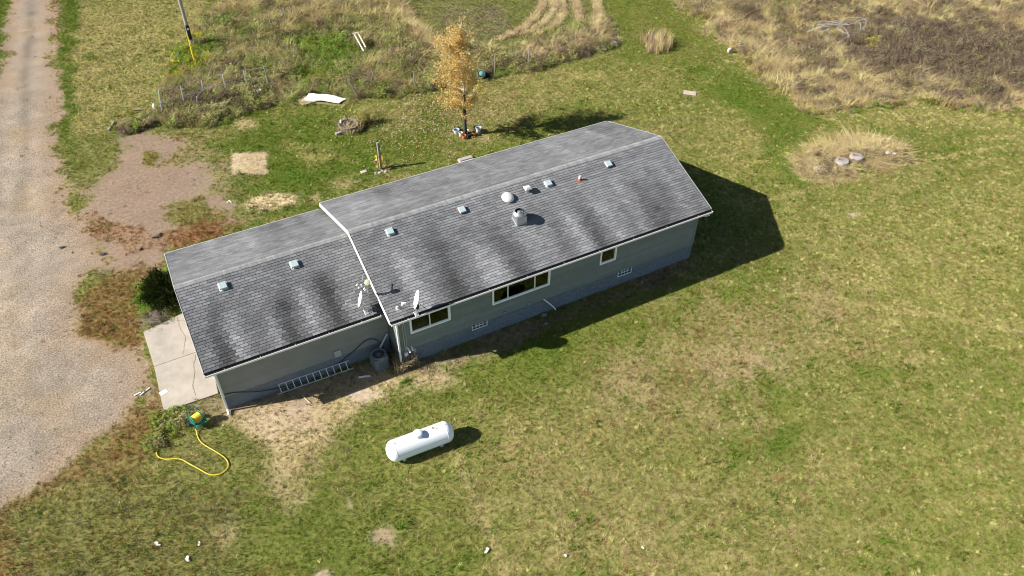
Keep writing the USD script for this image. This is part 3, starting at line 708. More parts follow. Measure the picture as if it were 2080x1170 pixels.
MB = [(1.3, .42, .25, .62), (4.75, .40, .35, .50), (5.35, .5, .55, .35), (7.6, .75, .45, .45), (10.0, .38, .4, .5), (11.95, .5, .35, .45), (3.1, .7, .1, -.38), (6.1, .55, .25, -.32), (4.2, .35, .4, -.3),
      (6.95, .3, .5, -.3), (10.9, .55, .3, -.30), (13.4, .35, .2, .30), (14.3, .5, .3, -.28), (15.3, .6, .35, -.2), (16.2, .4, .3, .15), (0.6, .3, .3, -.22), (2.1, .5, .4, .12), (9.0, .35, .35, -.2)]
GB = [(-3.2, .30, .35, .60), (-6.5, .28, .45, .55), (-2.2, .55, .3, -.42), (-4.3, .5, .35, -.30), (-7.35, .4, .4, -.3), (-5.6, .35, .3, .10), (-7.0, .4, .15, -.25), (-1.0, .5, .1, .18), (-4.9, .3, .5, .25), (-0.5, .4, .5, -.25)]
main_roof = roof("main_roof", -RK, L + RK, -O, ZE, YR, ZR, YB, ZB, roof_tone(MB, lambda s: .62 - .18 * s, 31), roof_tone([], lambda s: .50 - .06 * s, 41, .13, 1.7), 0, 100)
garage_roof = roof("garage_roof", -LG - RK, -0.012, YG - O, ZEG, YRG, ZRG, YBG, ZB - ZE + ZEG, roof_tone(GB, lambda s: .60 - .18 * s, 51), roof_tone([], lambda s: .52 - .10 * s, 61, .13, 1.7), 297, 200)


def wall_pieces(x0, x1, z0, z1, holes):
    """Rectangles (x0, x1, z0, z1) that fill the wall around its openings."""
    xs = sorted({x0, x1, *[h[0] for h in holes], *[h[1] for h in holes]})
    out = []
    for a, b in zip(xs[:-1], xs[1:]):
        z = z0
        for h in sorted((h for h in holes if h[0] < b - 1e-6 and h[1] > a + 1e-6), key=lambda h: h[2]):
            if h[2] > z:
                out.append((a, b, z, h[2]))
            z = h[3]
        if z < z1:
            out.append((a, b, z, z1))
    return out


WINS = [(0.74, 2.60, 2.02, 3.20), (4.95, 7.96, 1.96, 3.20), (11.03, 11.84, 2.05, 3.20)]
SOF = ZE - 0.15


def gable(x0, x1, y0, y1, yr, z0, ze, zr):
    from shapely.geometry import Polygon
    m = trimesh.creation.extrude_polygon(Polygon([(y0, z0), (y1, z0), (y1, ze), (yr, zr), (y0, ze)]), x1 - x0, engine="earcut")
    v = np.array(m.vertices); v = np.column_stack([v[:, 2] + x0, v[:, 0], v[:, 1]])
    m = trimesh.Trimesh(v, m.faces, process=False); m.fix_normals(); return m


front = obj("front_wall", [box(a, b, .02, .16, c, d) for a, b, c, d in wall_pieces(0.0, L, HF, SOF, WINS)], SIDING, house)
obj("back_wall", box(0, L, YBW - .14, YBW, 0, SOF), SIDING, house)
for xa in (0.002, L - .142):
    obj("gable_wall", gable(xa, xa + .14, .162, YBW - .142, YR, HF if xa < 1 else 0, SOF, ZR - .3), SIDING, house)
obj("floor", box(.2, L - .2, .2, YBW - .2, HF - .1, HF), DARKROOM, house)
obj("room_partition", [box(x, x + .1, .3, YBW - .3, HF + .002, SOF) for x in (3.7, 9.4, 13.5)] + [box(.3, L - .3, 4.2, 4.3, HF + .002, SOF)], DARKROOM, house)
garage_front = obj("garage_front_wall", box(-LG, -.003, YG + .012, YG + .14, .88, ZEG - .15), SIDING2, house)
obj("garage_back_wall", box(-LG, -.003, YBW - .14, YBW, 0, ZEG - .15), SIDING2, house)
obj("garage_gable_wall", gable(-LG, -LG + .14, YG + .142, YBW - .142, YRG, 0, ZEG - .15, ZRG - .3), SIDING2, house)
# overhanging siding boards, cut around the windows
e = (SOF - HF) / 12


def lap(x0, x1, z0, z1, y, out):
    v = np.array([[x0, y - out, z0], [x1, y - out, z0], [x1, y, z0], [x0, y, z0], [x0, y - .004, z1], [x1, y - .004, z1], [x1, y, z1], [x0, y, z1]], float)
    return v, _BF


for i in range(12):
    za, zb = HF + i * e - (.02 if i == 0 else 0), HF + (i + 1) * e
    cuts = [(h[0] - .09, h[1] + .09) for h in WINS if h[2] - .09 < zb and h[3] + .1 > za]
    spans, x = [], 0.10
    for a, b in cuts + [(L - .10, L)]:
        if a - x > .02:
            spans.append((x, a))
        x = b
    for a, b in spans:
        joints = [a] + [q for q in np.arange((i * 1.37) % 3.6, L, 3.66) if a + .3 < q < b - .3] + [b]
        for p, q in zip(joints[:-1], joints[1:]):
            obj("siding_board", lap(p + .0015, q - .0015, za, zb, .0195, .030), SIDING, front)
eg = (ZEG - .15 - .88) / 9
for i in range(9):
    joints = [-LG + .09] + [q for q in np.arange(-LG + 1.0 + (i * 1.1) % 3.0, -.4, 3.66)] + [-.02]
    for p, q in zip(joints[:-1], joints[1:]):
        obj("siding_board", lap(p + .0015, q - .0015, .88 + i * eg - (.02 if i == 0 else 0), .88 + (i + 1) * eg, YG + .0115, .010), SIDING2, garage_front)
for i in range(13):
    obj("siding_board", moved((lap(-1.19, -.02, HF + i * e - .01, HF + (i + 1) * e, 0, .012)), (0.0015, 0, 0), rz=-math.pi / 2), SIDING, house) if i < 12 else None
# foundations
fd = obj("foundation", [box(.02, L - .02, .035, .2, -.1, HF - .004), box(L - .16, L - .015, .2, YBW, -.1, -.02), box(.035, .16, .2, 1.3, -.1, HF)], MORTAR, house, label="painted blue-grey concrete block foundation")
BW = [(3.80, 4.57, .66, .985), (12.26, 13.06, .62, .985)]
for r in range(5):
    x = -.20 * (r % 2) + .004
    while x < L - .02:
        a, b = max(x, .004), min(x + .399, L - .004)
        z0, z1 = r * .2 + .0 - (.1 if r == 0 else 0), (r + 1) * .2 - .007
        for p, q in wall_seg if False else [(a, b)]:
            segs = [(p, q)]
            for h in BW:
                if h[2] - .02 < z1 and h[3] + .02 > z0:
                    segs = [s for u in segs for s in ((u[0], min(u[1], h[0] - .012)), (max(u[0], h[1] + .012), u[1])) if s[1] - s[0] > .02]
            for s0, s1 in segs:
                obj("concrete_block", cbox(s0, s1, .022 + random.uniform(-.003, .002), .12, z0, z1, .006), BLOCK if random.random() < .7 else BLOCK2, fd)
        x += .405
gfd = obj("garage_foundation", [cbox(-LG - .01, -.01, YG + .03, YG + .2, -.1, .86, .008)], BLOCK2, house, label="smooth painted grey-blue foundation of the garage wing")
for z in (.19, .41, .63):
    pass
# windows


def window(x0, x1, z0, z1, splits, name="window"):
    fr = obj(name, [cbox(x0 - .085, x1 + .085, -.035, .10, z0 - .085, z0 - .002, .006), cbox(x0 - .085, x0 - .002, -.032, .10, z0 - .002, z1, .006), cbox(x1 + .002, x1 + .085, -.032, .10, z0 - .002, z1, .006),
                    cbox(x0 - .085, x1 + .085, -.035, .10, z1, z1 + .09, .006)], TRIM, house)
    xs = [x0] + splits + [x1]
    for a, b in zip(xs[:-1], xs[1:]):
        w = .024
        obj("sash", [box(a + .001, b - .001, .0, .05, z0 + .001, z0 + w), box(a + .001, b - .001, .0, .05, z1 - w, z1 - .001), box(a + .001, a + w, .0, .05, z0 + w, z1 - w), box(b - w, b - .001, .0, .05, z0 + w, z1 - w)], TRIM, fr)
        obj("pane", box(a + w, b - w, .022, .03, z0 + w, z1 - w), _glass, fr)
    return fr


window(*WINS[0], [1.65])
window(*WINS[1], [5.72, 7.20])
w3 = window(*WINS[2], [])
obj("meeting_rail", box(WINS[2][0] + .038, WINS[2][1] - .038, -.004, .02, 2.78, 2.83), TRIM, w3)
for x0, x1, z0, z1 in BW:
    fr = obj("basement_window", [box(x0 - .03, x1 + .03, .012, .12, z0 - .03, z0), box(x0 - .03, x0, .012, .12, z0, z1 + .02), box(x1, x1 + .03, .012, .12, z0, z1 + .02), box(x0, x1, .05, .12, z0, z1 + .02)], TRIM, house)
    w = (x1 - x0) / 4; h = (z1 - z0) / 2
    for i in range(4):
        for j in range(2):
            if j == 1 and i in (1, 2):
                continue
            obj("glass_block", cbox(x0 + i * w + .012, x0 + (i + 1) * w - .012, .026, .048, z0 + j * h + .012, z0 + (j + 1) * h - .012, .012), GBLOCK, fr)
    obj("hopper_vent", [box(x0 + w, x0 + 3 * w, .006, .049, z0 + h, z0 + h + .022), box(x0 + w, x0 + 3 * w, .006, .049, z1 - .022, z1), box(x0 + w, x0 + w + .022, .006, .049, z0 + h + .022, z1 - .022),
                        box(x0 + 3 * w - .022, x0 + 3 * w, .006, .049, z0 + h + .022, z1 - .022)], TRIM, fr)
    obj("vent_glass", cbox(x0 + w + .024, x0 + 3 * w - .024, .03, .049, z0 + h + .024, z1 - .024, .006), GBLOCK, fr)
    obj("mortar_bar", [box(x0, x1, .03, .049, z0 + h - .01, z0 + h + .01)] + [box(x0 + i * w - .01, x0 + i * w + .01, .028, .049, z0, z1) for i in (1, 2, 3)], TRIM, fr)
# trim, gutters, downspouts


def rake(name, x0, x1, ye, ze, yr, zr, yb, zb, m_=None):
    for (ya, za, yc, zc) in ((ye, ze, yr, zr), (yr, zr, yb, zb)):
        v = np.array([[x0, ya, za - .16], [x1, ya, za - .16], [x1, yc, zc - .16], [x0, yc, zc - .16], [x0, ya, za + .03], [x1, ya, za + .03], [x1, yc, zc + .03], [x0, yc, zc + .03]])
        m = trimesh.Trimesh(v, _BF, process=False); m.fix_normals()
        obj(name, m, m_ or WHITE, house)


rake("rake_trim", -RK - .045, -RK - .002, -O, ZE, YR, ZR, YB, ZB)
RIGHT = mat("rake_grey", (.42, .43, .43), .6)
rake("rake_trim", L + RK + .002, L + RK + .016, -O, ZE, YR, ZR, YB, ZB, RIGHT)
rake("rake_trim", -LG - RK - .016, -LG - RK - .002, YG - O, ZEG, YRG, ZRG, YBG, ZB - ZE + ZEG)


def gutter(x0, x1, y, z, s, nstrap, strapless=False):
    """s = -1 in front, +1 behind."""
    yo = y + s * .155
    ya, yb = sorted((y + s * .003, y + s * .012)); yc, yd = sorted((yo, yo - s * .012)); ye, yf = sorted((yo + s * .004, yo - s * .016)); yg, yh = sorted((y + s * .013, yo - s * .013))
    g = obj("gutter", [box(x0, x1, ya, yb, z - .11, z - .055), box(x0, x1, yg, yh, z - .11, z - .10), box(x0, x1, yc, yd, z - .11, z - .025), box(x0, x1, ye, yf, z - .0248, z - .012),
                       box(x0, x0 + .008, yg, yh, z - .099, z - .027), box(x1 - .008, x1, yg, yh, z - .099, z - .027)], WHITE, house)
    obj("gutter_debris", box(x0 + .01, x1 - .01, min(y + s * .0035, yo - s * .0135), max(y + s * .0035, yo - s * .0135), z - .0535, z - .045), GUTTER_SHADE, g)  # dark strip added in the trough to paint its shadowed inside
    for x in np.linspace(x0 + .8, x1 - .9, nstrap):
        p, q = sorted((y + s * .02, yo - s * .0165))
        obj("strap", box(x, x + .025, p, q, z - .03, z - .022), ALU, g)


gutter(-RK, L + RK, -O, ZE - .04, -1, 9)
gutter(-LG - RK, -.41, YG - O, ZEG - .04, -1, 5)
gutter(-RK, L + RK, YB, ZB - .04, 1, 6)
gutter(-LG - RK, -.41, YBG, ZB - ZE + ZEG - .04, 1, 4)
obj("soffit", [box(-RK + .01, L + RK - .01, -O + .012, .018, SOF - .012, SOF - .001), box(-RK + .01, L + RK - .01, YBW + .002, YB - .012, SOF - .012, SOF - .001)], WHITE, house)
obj("soffit", [box(-LG - RK + .01, -.42, YG - O + .012, YG - .002, ZEG - .163, ZEG - .151)], WHITE, house)


def downspout(x, y, zt, zb, out_x, out_y, eave_y, name="downspout"):
    a = tube([[x, eave_y, zt], [x, eave_y + .02, zt - .12], [x, y - .06, zt - .42], [x, y - .05, zt - .55]], .045, 6)
    b = cbox(x - .045, x + .045, y - .095, y - .02, zb, zt - .50, .01)
    c = tube([[x, y - .06, zb + .06], [x + out_x * .5, y - .06 + out_y * .5, zb + .01], [x + out_x, y - .06 + out_y, zb - .02]], .045, 6)
    return obj(name, [a, b, c], WHITE, house)


downspout(.03, 0.0, ZE - .14, .16, .05, -.3, -O - .08)
downspout(-LG + .02, YG, ZEG - .14, .1, -.02, -.28, YG - O - .08)
obj("downspout", tube([[L + .2, -O - .07, ZE - .14], [L + .2, -O - .07, ZE - .3], [L + .12, -.35, ZE - .42], [L + .06, -.1, ZE - .5]], .045, 8), WHITE, house)
obj("corner_trim", box(L - .10, L + .004, -.012, .018, HF - .02, SOF), SIDING, house)
obj("corner_trim", box(0, .10, -.012, .018, HF - .02, SOF), SIDING, house)
obj("corner_trim", box(-LG - .006, -LG + .09, YG - .012, YG + .011, .86, ZEG - .165), WHITE, house)
# roof furniture


def roofpt(u, v, main=True):
    p0, n = (np.array([0, -O, ZE]), np.cross([1, 0, 0], [0, YR + O, ZR - ZE])) if main else (np.array([0, YG - O, ZEG]), np.cross([1, 0, 0], [0, YRG - YG + O, ZRG - ZEG]))
    d = ray(u, v)
    return CAM + d * ((p0 - CAM) @ n) / (d @ n), n / np.linalg.norm(n)


def on_roof(m, p, n):
    return align(m, n, p, x=(1, 0, 0))


for u, v, mn in ((453, 582, False), (598, 538, False), (792, 472, True), (938, 428, True), (1113, 374, True), (1235, 335, True)):
    p, n = roofpt(u, v, mn)
    o = obj("roof_vent", [on_roof(hull([[sx * (.17 - c), sy * (.17 - c), z] for sx in (-1, 1) for sy in (-1, 1) for z, c in ((.07, 0), (.125, 0), (.145, .02))]), p, n),
                          on_roof(cbox(-.13, .13, -.13, .13, .0, .075, .005), p, n)], VENT, house, label="small pale blue-grey square roof vent")
    obj("flashing", on_roof(box(-.20, .20, -.21, .2, .012, .023), p, n), VENTW if random.random() < .5 else RUST, o)
p, n = roofpt(1071, 389)
o = obj("exhaust_cap", [align(hull([[sx * (.17 - c), sy * (.15 - c), z] for sx in (-1, 1) for sy in (-1, 1) for z, c in ((.20, 0), (.26, 0), (.33, .07))]), (0, -.1, 1), p, x=(1, 0, 0))], VENTW, house, label="white metal exhaust cap")
obj("duct", align(lathe([(0, 0), (.1, 0), (.1, .22), (0, .22)], 12), (0, 0, 1), p), GALV, o)
p, n = roofpt(1031, 403)
o = obj("dome_vent", on_roof(moved(lathe([(.0, .06), (.30, .06), (.315, .085), (.29, .14), (.22, .19), (.11, .215), (0, .222)], 28)), p, n), VENTW, house, smooth=35, label="round pale dome-shaped roof vent")
obj("dome_base", on_roof(lathe([(.24, 0), (.24, .07), (0, .07)], 20), p, n), GALV, o)
# chimney with a spun metal top
p, n = roofpt(1055, 448)
sx, sy = .27, .27
zt = p[2] + .36
v = [[p[0] + a * sx, p[1] + b * sy, zt] for a in (-1, 1) for b in (-1, 1)] + [[p[0] + a * sx, p[1] + b * sy, p[2] + b * sy * .35 - .03] for a in (-1, 1) for b in (-1, 1)]
ch = obj("chimney", hull(v), GALV, house, label="square galvanised chimney box with round spun metal top")
obj("flashing", on_roof(box(-.30, .30, -.34, .34, .012, .024), p, n), GALV, ch)
top = np.array([p[0], p[1], zt])
obj("storm_collar", moved(lathe([(.25, 0), (.25, .05), (.335, .06), (.345, .09), (.315, .16), (.255, .21), (.24, .235), (.222, .235), (.215, .08), (0, .07)], 32), top), GALV, ch, smooth=30)
obj("rain_cap", moved(lathe([(.0, .08), (.10, .09), (.135, .13), (.12, .18), (.06, .215), (.0, .225)], 20), top), GALV, ch, smooth=40)
obj("dark_throat", moved(lathe([(.213, .09), (.213, .225)], 24), top), BLACK, ch)
p, n = roofpt(1177, 366)
o = obj("vent_pipe", moved(lathe([(.05, -.05), (.05, .26), (.038, .26), (.038, .1)], 14), p), PVC, house, smooth=30, label="white plumbing vent pipe with rusty flashing")
obj("flashing", [on_roof(box(-.16, .16, -.18, .16, .012, .024), p, n), moved(lathe([(.11, 0), (.055, .10)], 14), p)], RUST, o)
p, n = roofpt(807, 627)
o = obj("vent_pipe", moved(lathe([(.035, -.05), (.035, .14), (.025, .14), (.025, .05)], 12), p), PVC, house)
obj("flashing", on_roof(box(-.07, .07, -.1, .1, .012, .022), p, n), VENTW, o)
# things fixed to the walls
obj("access_panel", [cbox(-2.72, -2.38, YG - .05, YG - .002, .88, 1.30, .012)], mat("panel_grey", (.33, .36, .37), .55, var=.08), house, label="grey metal access panel on the garage wall")
for x, z in ((5.54, 1.08), (6.92, 1.06)):
    o = obj("wall_vent", [cbox(x - .075, x + .075, -.075, .0, z - .07, z + .08, .012)], mat("wall_vent_grey", (.36, .42, .45), .5), house, label="small grey hooded wall vent")
    obj("louvre", [box(x - .06, x + .06, -.079, -.0755, z - .05 + k * .04, z - .03 + k * .04) for k in range(3)], BLACK, o)
obj("drain_pipe", [tube([[7.74, .03, 1.02], [7.78, -.10, .98], [8.12, -.11, .55], [8.34, -.14, .22], [8.38, -.18, .14]], .036, 10), tube([[7.9, -.105, .84], [7.96, -.02, .76]], .034, 8)], PVC, house, smooth=40, label="white sloping plastic drain pipe on the front foundation")
cab = [(-2.6, YG - .02, .42), (-2.2, YG - .03, .66), (-1.75, YG - .03, .92), (-1.3, YG - .03, 1.22), (-1.0, YG - .03, 1.30), (-.75, YG - .04, 1.18), (-.5, YG - .10, .85), (-.42, YG - .25, .6)]
obj("cable", tube(spline(cab, 40), .018, 6), BLACK, house, label="black cable looping up the garage wall to the condenser")
cab = [(-7.70, YG - .03, 1.06), (-7.3, YG - .03, .98), (-6.9, YG - .04, .80), (-6.3, YG - .05, .52), (-5.5, YG - .05, .30), (-4.4, YG - .06, .2)]
obj("cable", tube(spline(cab, 40), .018, 6), BLACK, house, label="black cable running low along the garage wall")
um = obj("utility_box", [cbox(.22, .40, -.13, -.002, .72, .96, .012)], mat("meter_grey", (.50, .52, .53), .5, var=.1), house, label="small grey utility box by the main corner")
obj("conduit", [tube([[.31, -.05, .95], [.30, -.03, 2.2], [.30, -.02, 3.2]], .012, 6), tube([[.36, -.05, .95], [.42, -.03, 2.0], [.36, -.02, 3.25]], .008, 5), tube([[.3, -.06, .72], [.31, -.06, .0]], .016, 6)], ALU, um)
obj("lamp_head", [cbox(.17, .29, -.22, -.02, 3.05, 3.19, .02)], WHITE, house, label="white fixture under the eave at the main corner")
for (u0, v0, u1, v1) in ((828, 707, 834, 716), (836, 705, 839, 712)):
    a, b = onY(u0, v0, -.05), onY(u1, v1, -.22)
    obj("vent_stub", tube([[a[0], .02, a[2]], [a[0], -.06, a[2]], b], .045, 10), PVC, house, label="short white plastic furnace vent stub on the foundation")
obj("spigot", [tube([[2.2, .02, 1.0], [2.2, -.09, 1.0], [2.2, -.12, .93]], .018, 8), tube([[2.22, -.03, .95], [2.3, -.03, .5], [2.42, -.05, .02]], .010, 6)], mat("old_brass", (.30, .27, .2), .5, metal=.5), house)
obj("gas_riser", [tube([[.62, -.13, 0], [.66, -.12, .35], [.74, -.10, .78], [.78, -.05, .95]], .017, 6), tube([[.55, -.2, .0], [.58, -.15, .3], [.56, -.1, .6]], .012, 5)], ALU, house)

# concrete apron by the garage door
apron = tag(UsdGeom.Xform.Define(stage, "/World/concrete_apron"), "pale concrete slab in two pieces at the garage end", "concrete apron", kind="structure")
c4 = [np.array(G(*p)) for p in ((292, 676), (367, 640), (442, 801), (334, 838))]
j0, j1 = np.array(G(314, 746)), np.array(G(402, 716))
c4[1] = c4[1] + (c4[1] - c4[0]) * .05; c4[2] = c4[2] + (c4[2] - c4[3]) * .02


def slab(pts):
    inn = np.mean(pts, 0)
    q = []
    for p in pts:
        d = (inn - p) / np.linalg.norm(inn - p)
        q += [p + [0, 0, -.1], p + [0, 0, .055], p + d * .015 + [0, 0, .065]]
    return hull(q)


gap = (j0 - c4[0]); gap = gap / np.linalg.norm(gap) * .009
j1 = j1 + (j1 - j0) * .25
SLABS = [np.array([c4[0], c4[1], j1 - gap, j0 - gap]), np.array([j0 + gap, j1 + gap, c4[2], c4[3]])]
for s in SLABS:
    obj("slab", slab(s), CONCRETE, apron)


def crack(px, w, z=.069):
    p = np.array([G(*q) for q in px])[:, :2]
    pts = np.vstack([np.linspace(a, b, 7)[:-1] for a, b in zip(p[:-1], p[1:])] + [p[-1:]])
    pts = pts + rng.normal(0, .018, pts.shape)
    d = np.gradient(pts, axis=0); d /= np.linalg.norm(d, axis=1, keepdims=True); nn = np.column_stack([-d[:, 1], d[:, 0]])
    ww = (w * rng.uniform(.5, 1.3, len(pts)))[:, None]
    a, b = pts + nn * ww, pts - nn * ww
    k = len(pts); v = np.vstack([np.column_stack([a, np.full(k, z)]), np.column_stack([b, np.full(k, z)])])
    f = [[i, k + i, k + i + 1] for i in range(k - 1)] + [[i, k + i + 1, i + 1] for i in range(k - 1)]
    return v, np.array(f)


obj("crack", crack([(361, 648), (366, 668), (377, 685), (376, 700), (372, 722)], .012), CRACK, apron)
obj("crack", crack([(399, 722), (394, 742), (396, 765), (393, 785), (398, 805)], .018), CRACK, apron)

# ------------------------------------------------------------------ on the roof
sn = np.array([-.90, .30, .32]); sn /= np.linalg.norm(sn)


def dish(name, label, base_uv, main, w, h, mast_h, lean, lnb=True):
    p, n = roofpt(*base_uv, main)
    t = thing(name, label, "satellite dish", p, 0, None)
    side = np.cross([0, 0, 1.0], sn); side /= np.linalg.norm(side); upv = np.cross(sn, side)
    top = np.array([lean[0], lean[1], mast_h])
    obj("mast", tube([[0, 0, -.02], top * .5 + [0, 0, .0], top], .022, 10), ALU, t)
    obj("foot", on_roof(cbox(-.09, .09, -.14, .14, .012, .03, .004), np.zeros(3), n), ALU, t)
    for a in (-1, 1):
        obj("brace", tube([top * .8, [a * .28 + .05, .42, .42 * (.352 if main else .408)]], .009, 6), ALU, t)
    r = np.linspace(0, 1, 9); an = np.linspace(0, 2 * np.pi, 40, endpoint=False)
    R, A = np.meshgrid(r, an, indexing="ij")
    def surf(off):
        d = .10 * (R ** 2) * w / .8 - .10 + off
        return (R * np.cos(A) * w / 2)[..., None] * side + (R * np.sin(A) * h / 2)[..., None] * upv + d[..., None] * sn
    c = top + upv * (h / 2 - .06) + sn * .10
    v = np.vstack([surf(0.0).reshape(-1, 3), surf(-.012).reshape(-1, 3)]) + c
    k = 9 * 40
    f = []
    for i in range(8):
        for j in range(40):
            a, b, cc, d = i * 40 + j, i * 40 + (j + 1) % 40, (i + 1) * 40 + (j + 1) % 40, (i + 1) * 40 + j
            f += [[a, d, cc], [a, cc, b], [k + a, k + cc, k + d], [k + a, k + b, k + cc]]
    for j in range(40):
        a, b = 320 + j, 320 + (j + 1) % 40
        f += [[a, k + a, k + b], [a, k + b, b]]
    obj("reflector", (v, np.array(f)), DISHW, t, smooth=40)
    obj("rear_bracket", moved(cbox(-.07, .07, -.08, .08, -.13, .10, .015), top - sn * .05), BLACK if main else ALU, t)
    a0 = c - upv * (h / 2 - .03) + sn * .01
    a1 = a0 + sn * .52 + upv * (.02)
    arm = obj("feed_arm", tube([a0, a0 + sn * .25 - upv * .01, a1], .016, 8), ALU, t)
    if lnb:
        obj("feed_horn", [align(lathe([(0, -.04), (.05, -.04), (.05, .10), (.032, .11), (.032, .16), (0, .16)], 14), -sn + upv * .5, a1 + upv * .04), moved(cbox(-.04, .04, -.035, .035, -.04, .03, .01), a1 + side * .07 + upv * .02)], DISHW, arm)
    else:
        obj("feed_bracket", [tube([a1, a1 + upv * -.05 + side * .02], .02, 8), tube([a0 + sn * .33, a0 + sn * .30 + np.array([.05, -.1, -.36])], .007, 5)], ALU, arm)
    return t


dish("satellite_dish", "white satellite dish with a bare feed arm on the lower garage roof", (744, 634), False, .66, .80, .46, (-.20, .10), False)
dish("satellite_dish", "larger white satellite dish with feed horn on the main roof above a window", (846, 638), True, .74, .88, .50, (.02, .0), True)
# radio antenna on a tripod mast
p, n = roofpt(752, 626, False)
t = thing("antenna_mast", "roof antenna mast with round olive panel and small white units between the dishes", "antenna", p)
H = 1.55
obj("pole", tube([[0, 0, 0], [0, 0, H]], .02, 8), ALU, t)
for k, (a, b) in enumerate(((-.3, .25), (.3, .25), (0, -.35))):
    obj("brace", tube([[0, 0, .75], [a, b, b * .408 + .01]], .011, 6), ALU, t)
pn = np.array([-.35, -.60, .72]); pn /= np.linalg.norm(pn)
obj("panel_dish", align(lathe([(0, -.03), (.11, -.03), (.135, 0), (.135, .02), (.10, .04), (0, .05)], 24), pn, (.06, .02, H - .02)), OLIVE, t, smooth=35)
obj("mount_arm", tube([[-.02, 0, H - .12], [-.42, .10, H - .10]], .016, 8), ALU, t)
for q, (a, b, z) in enumerate(((-.22, .02, H - .08), (-.33, .05, H - .18), (-.14, -.06, H - .24), (-.40, .08, H - .02), (-.10, -.03, H - .36))):
    obj("radio_unit", moved(cbox(-.028, .028, -.025, .025, -.055, .06, .01), (a, b, z), ry=.3 * q), DISHW, t)
obj("yagi_boom", tube([[-.15, .10, H + .06], [.05, .42, H + .16], [-.25, .60, H + .18]][:2], .018, 8), ALU, t)

# ------------------------------------------------------------------ beside the house
# propane tank
a, b = G(784, 922, .545), G(921, 871, .545)
ctr = (a + b) / 2; dr = (b - a); yaw = math.atan2(dr[1], dr[0])
TR, TL = .475, 3.0
t = thing("propane_tank", "long white rounded propane tank lying on the lawn in front of the house", "propane tank", (ctr[0], ctr[1], 0), yaw)
prof = [(0, -TL / 2)] + [(TR * math.sin(q), -TL / 2 + .36 * (1 - math.cos(q))) for q in np.linspace(.12, math.pi / 2, 12)]
prof = prof + [(r, -z) for r, z in prof[::-1]]
body = lathe(prof, 48); body = (body[0][:, [2, 0, 1]] + [0, 0, .545], body[1])
tb = obj("tank_body", body, TANKW, t, smooth=40)
for s in (-1, 1):
    w = lathe([(TR - .004, -.012), (TR + .006, -.006), (TR + .006, .006), (TR - .004, .012)], 48)
    obj("weld_seam", (w[0][:, [2, 0, 1]] + [s * (TL / 2 - .36), 0, .545], w[1]), TANKW, tb, smooth=50)
    obj("support_leg", [cbox(s * .85 - .07, s * .85 + .07, -.30, .30, 0, .09, .01), cbox(s * .85 - .035, s * .85 + .035, -.28, .28, .09, .26, .01)], GALV if False else TANKW, t)
lid = obj("valve_dome", moved(lathe([(0, -.06), (.19, -.06), (.19, .13), (.198, .135), (.198, .15), (.17, .18), (.06, .205), (0, .21)], 28), (-.06, 0, .545 + TR)), TANKW, t, smooth=35)
obj("hinge", moved(cbox(-.05, .05, -.03, .03, 0, .03, .008), (-.10, .15, .545 + TR + .10)), RUST, lid)
obj("gauge", [moved(lathe([(.03, -.02), (.03, .06), (0, .07)], 12), (.62, .06, .545 + TR)), moved(cbox(-.05, .05, -.012, .012, 0, .03, .005), (.78, -.02, .545 + TR - .01))], RUST, t)
obj("lifting_lug", [moved(cbox(-.05, .05, -.012, .012, -.02, .05, .008), (s * 1.12, 0, .545 + TR - .01)) for s in (-1, 1)], TANKW, t)
obj("relief_valve", [moved(lathe([(.02, -.02), (.02, .05), (0, .055)], 10), (-.26, .04, .545 + TR)), moved(lathe([(.018, -.02), (.018, .04), (0, .045)], 10), (-.19, -.06, .545 + TR))], RUST, t)

# ladder on its side against the garage foundation
a, b = G(566, 802), G(719, 749)
d = b - a; ln = np.linalg.norm(d); yaw = math.atan2(d[1], d[0])
t = thing("ladder", "aluminium ladder lying on its side against the garage foundation", "ladder", a, yaw)
tilt = math.radians(58)
up2 = np.array([0, math.cos(tilt), math.sin(tilt)])
obj("rail", cbox(0, ln, -.015, .015, .02, .09, .004), ALU, t)
obj("rail", moved(cbox(-.03, ln - .12, -.015, .015, -.035, .035, .004), up2 * .43 + [0, 0, .05]), ALU, t)
for k in range(11):
    x = .16 + k * (ln - .42) / 10
    obj("rung", tube([np.array([x, 0, .05]) + up2 * .02, np.array([x - .03, 0, .05]) + up2 * .42], .019, 8), ALU, t)

# condenser
p = G(778, 752)
t = thing("air_conditioner", "grey outdoor air conditioner unit in the corner beside the garage wall", "air conditioner", (p[0], p[1] + .36, 0), .12)
obj("base_pad", cbox(-.35, .35, -.35, .35, 0, .05, .01), ACGREY, t)
w, c = .36, .10
oct8 = [(w, -w + c), (w, w - c), (w - c, w), (-w + c, w), (-w, w - c), (-w, -w + c), (-w + c, -w), (w - c, -w)]
obj("cabinet", hull([[x, y, z] for x, y in oct8 for z in (.052, .74)]), ACGREY, t)
for k in range(14):
    x = -.24 + k * .037
    obj("louvre", [box(x, x + .012, -w - .008, -w - .0015, .12, .68)], ACDARK if k % 2 else ACGREY, t)
ring = lathe([(.36, .741), (.37, .76), (.37, .80), (.30, .815), (.285, .80), (.28, .742)], 32)
obj("top_ring", ring, ACGREY, t, smooth=35)
obj("fan_well", lathe([(0, .745), (.279, .745)], 28), BLACK, t)
g = obj("fan_grille", [tube([[r * math.cos(q), r * math.sin(q), .80] for q in np.linspace(0, 2 * math.pi, 25)], .004, 5) for r in (.09, .14, .19, .24)] +
        [tube([[.05 * math.cos(q), .05 * math.sin(q), .80], [.285 * math.cos(q), .285 * math.sin(q), .80]], .004, 5) for q in np.arange(0, 6.2, .52)], ACGREY, t)
obj("fan_hub", lathe([(0, .746), (.1, .746), (.08, .78), (0, .785)], 18), ACGREY, t)
obj("data_plate", cbox(w + .001, w + .014, -.14, .0, .35, .6, .004), mat("plate_pale", (.5, .52, .52), .5), t)

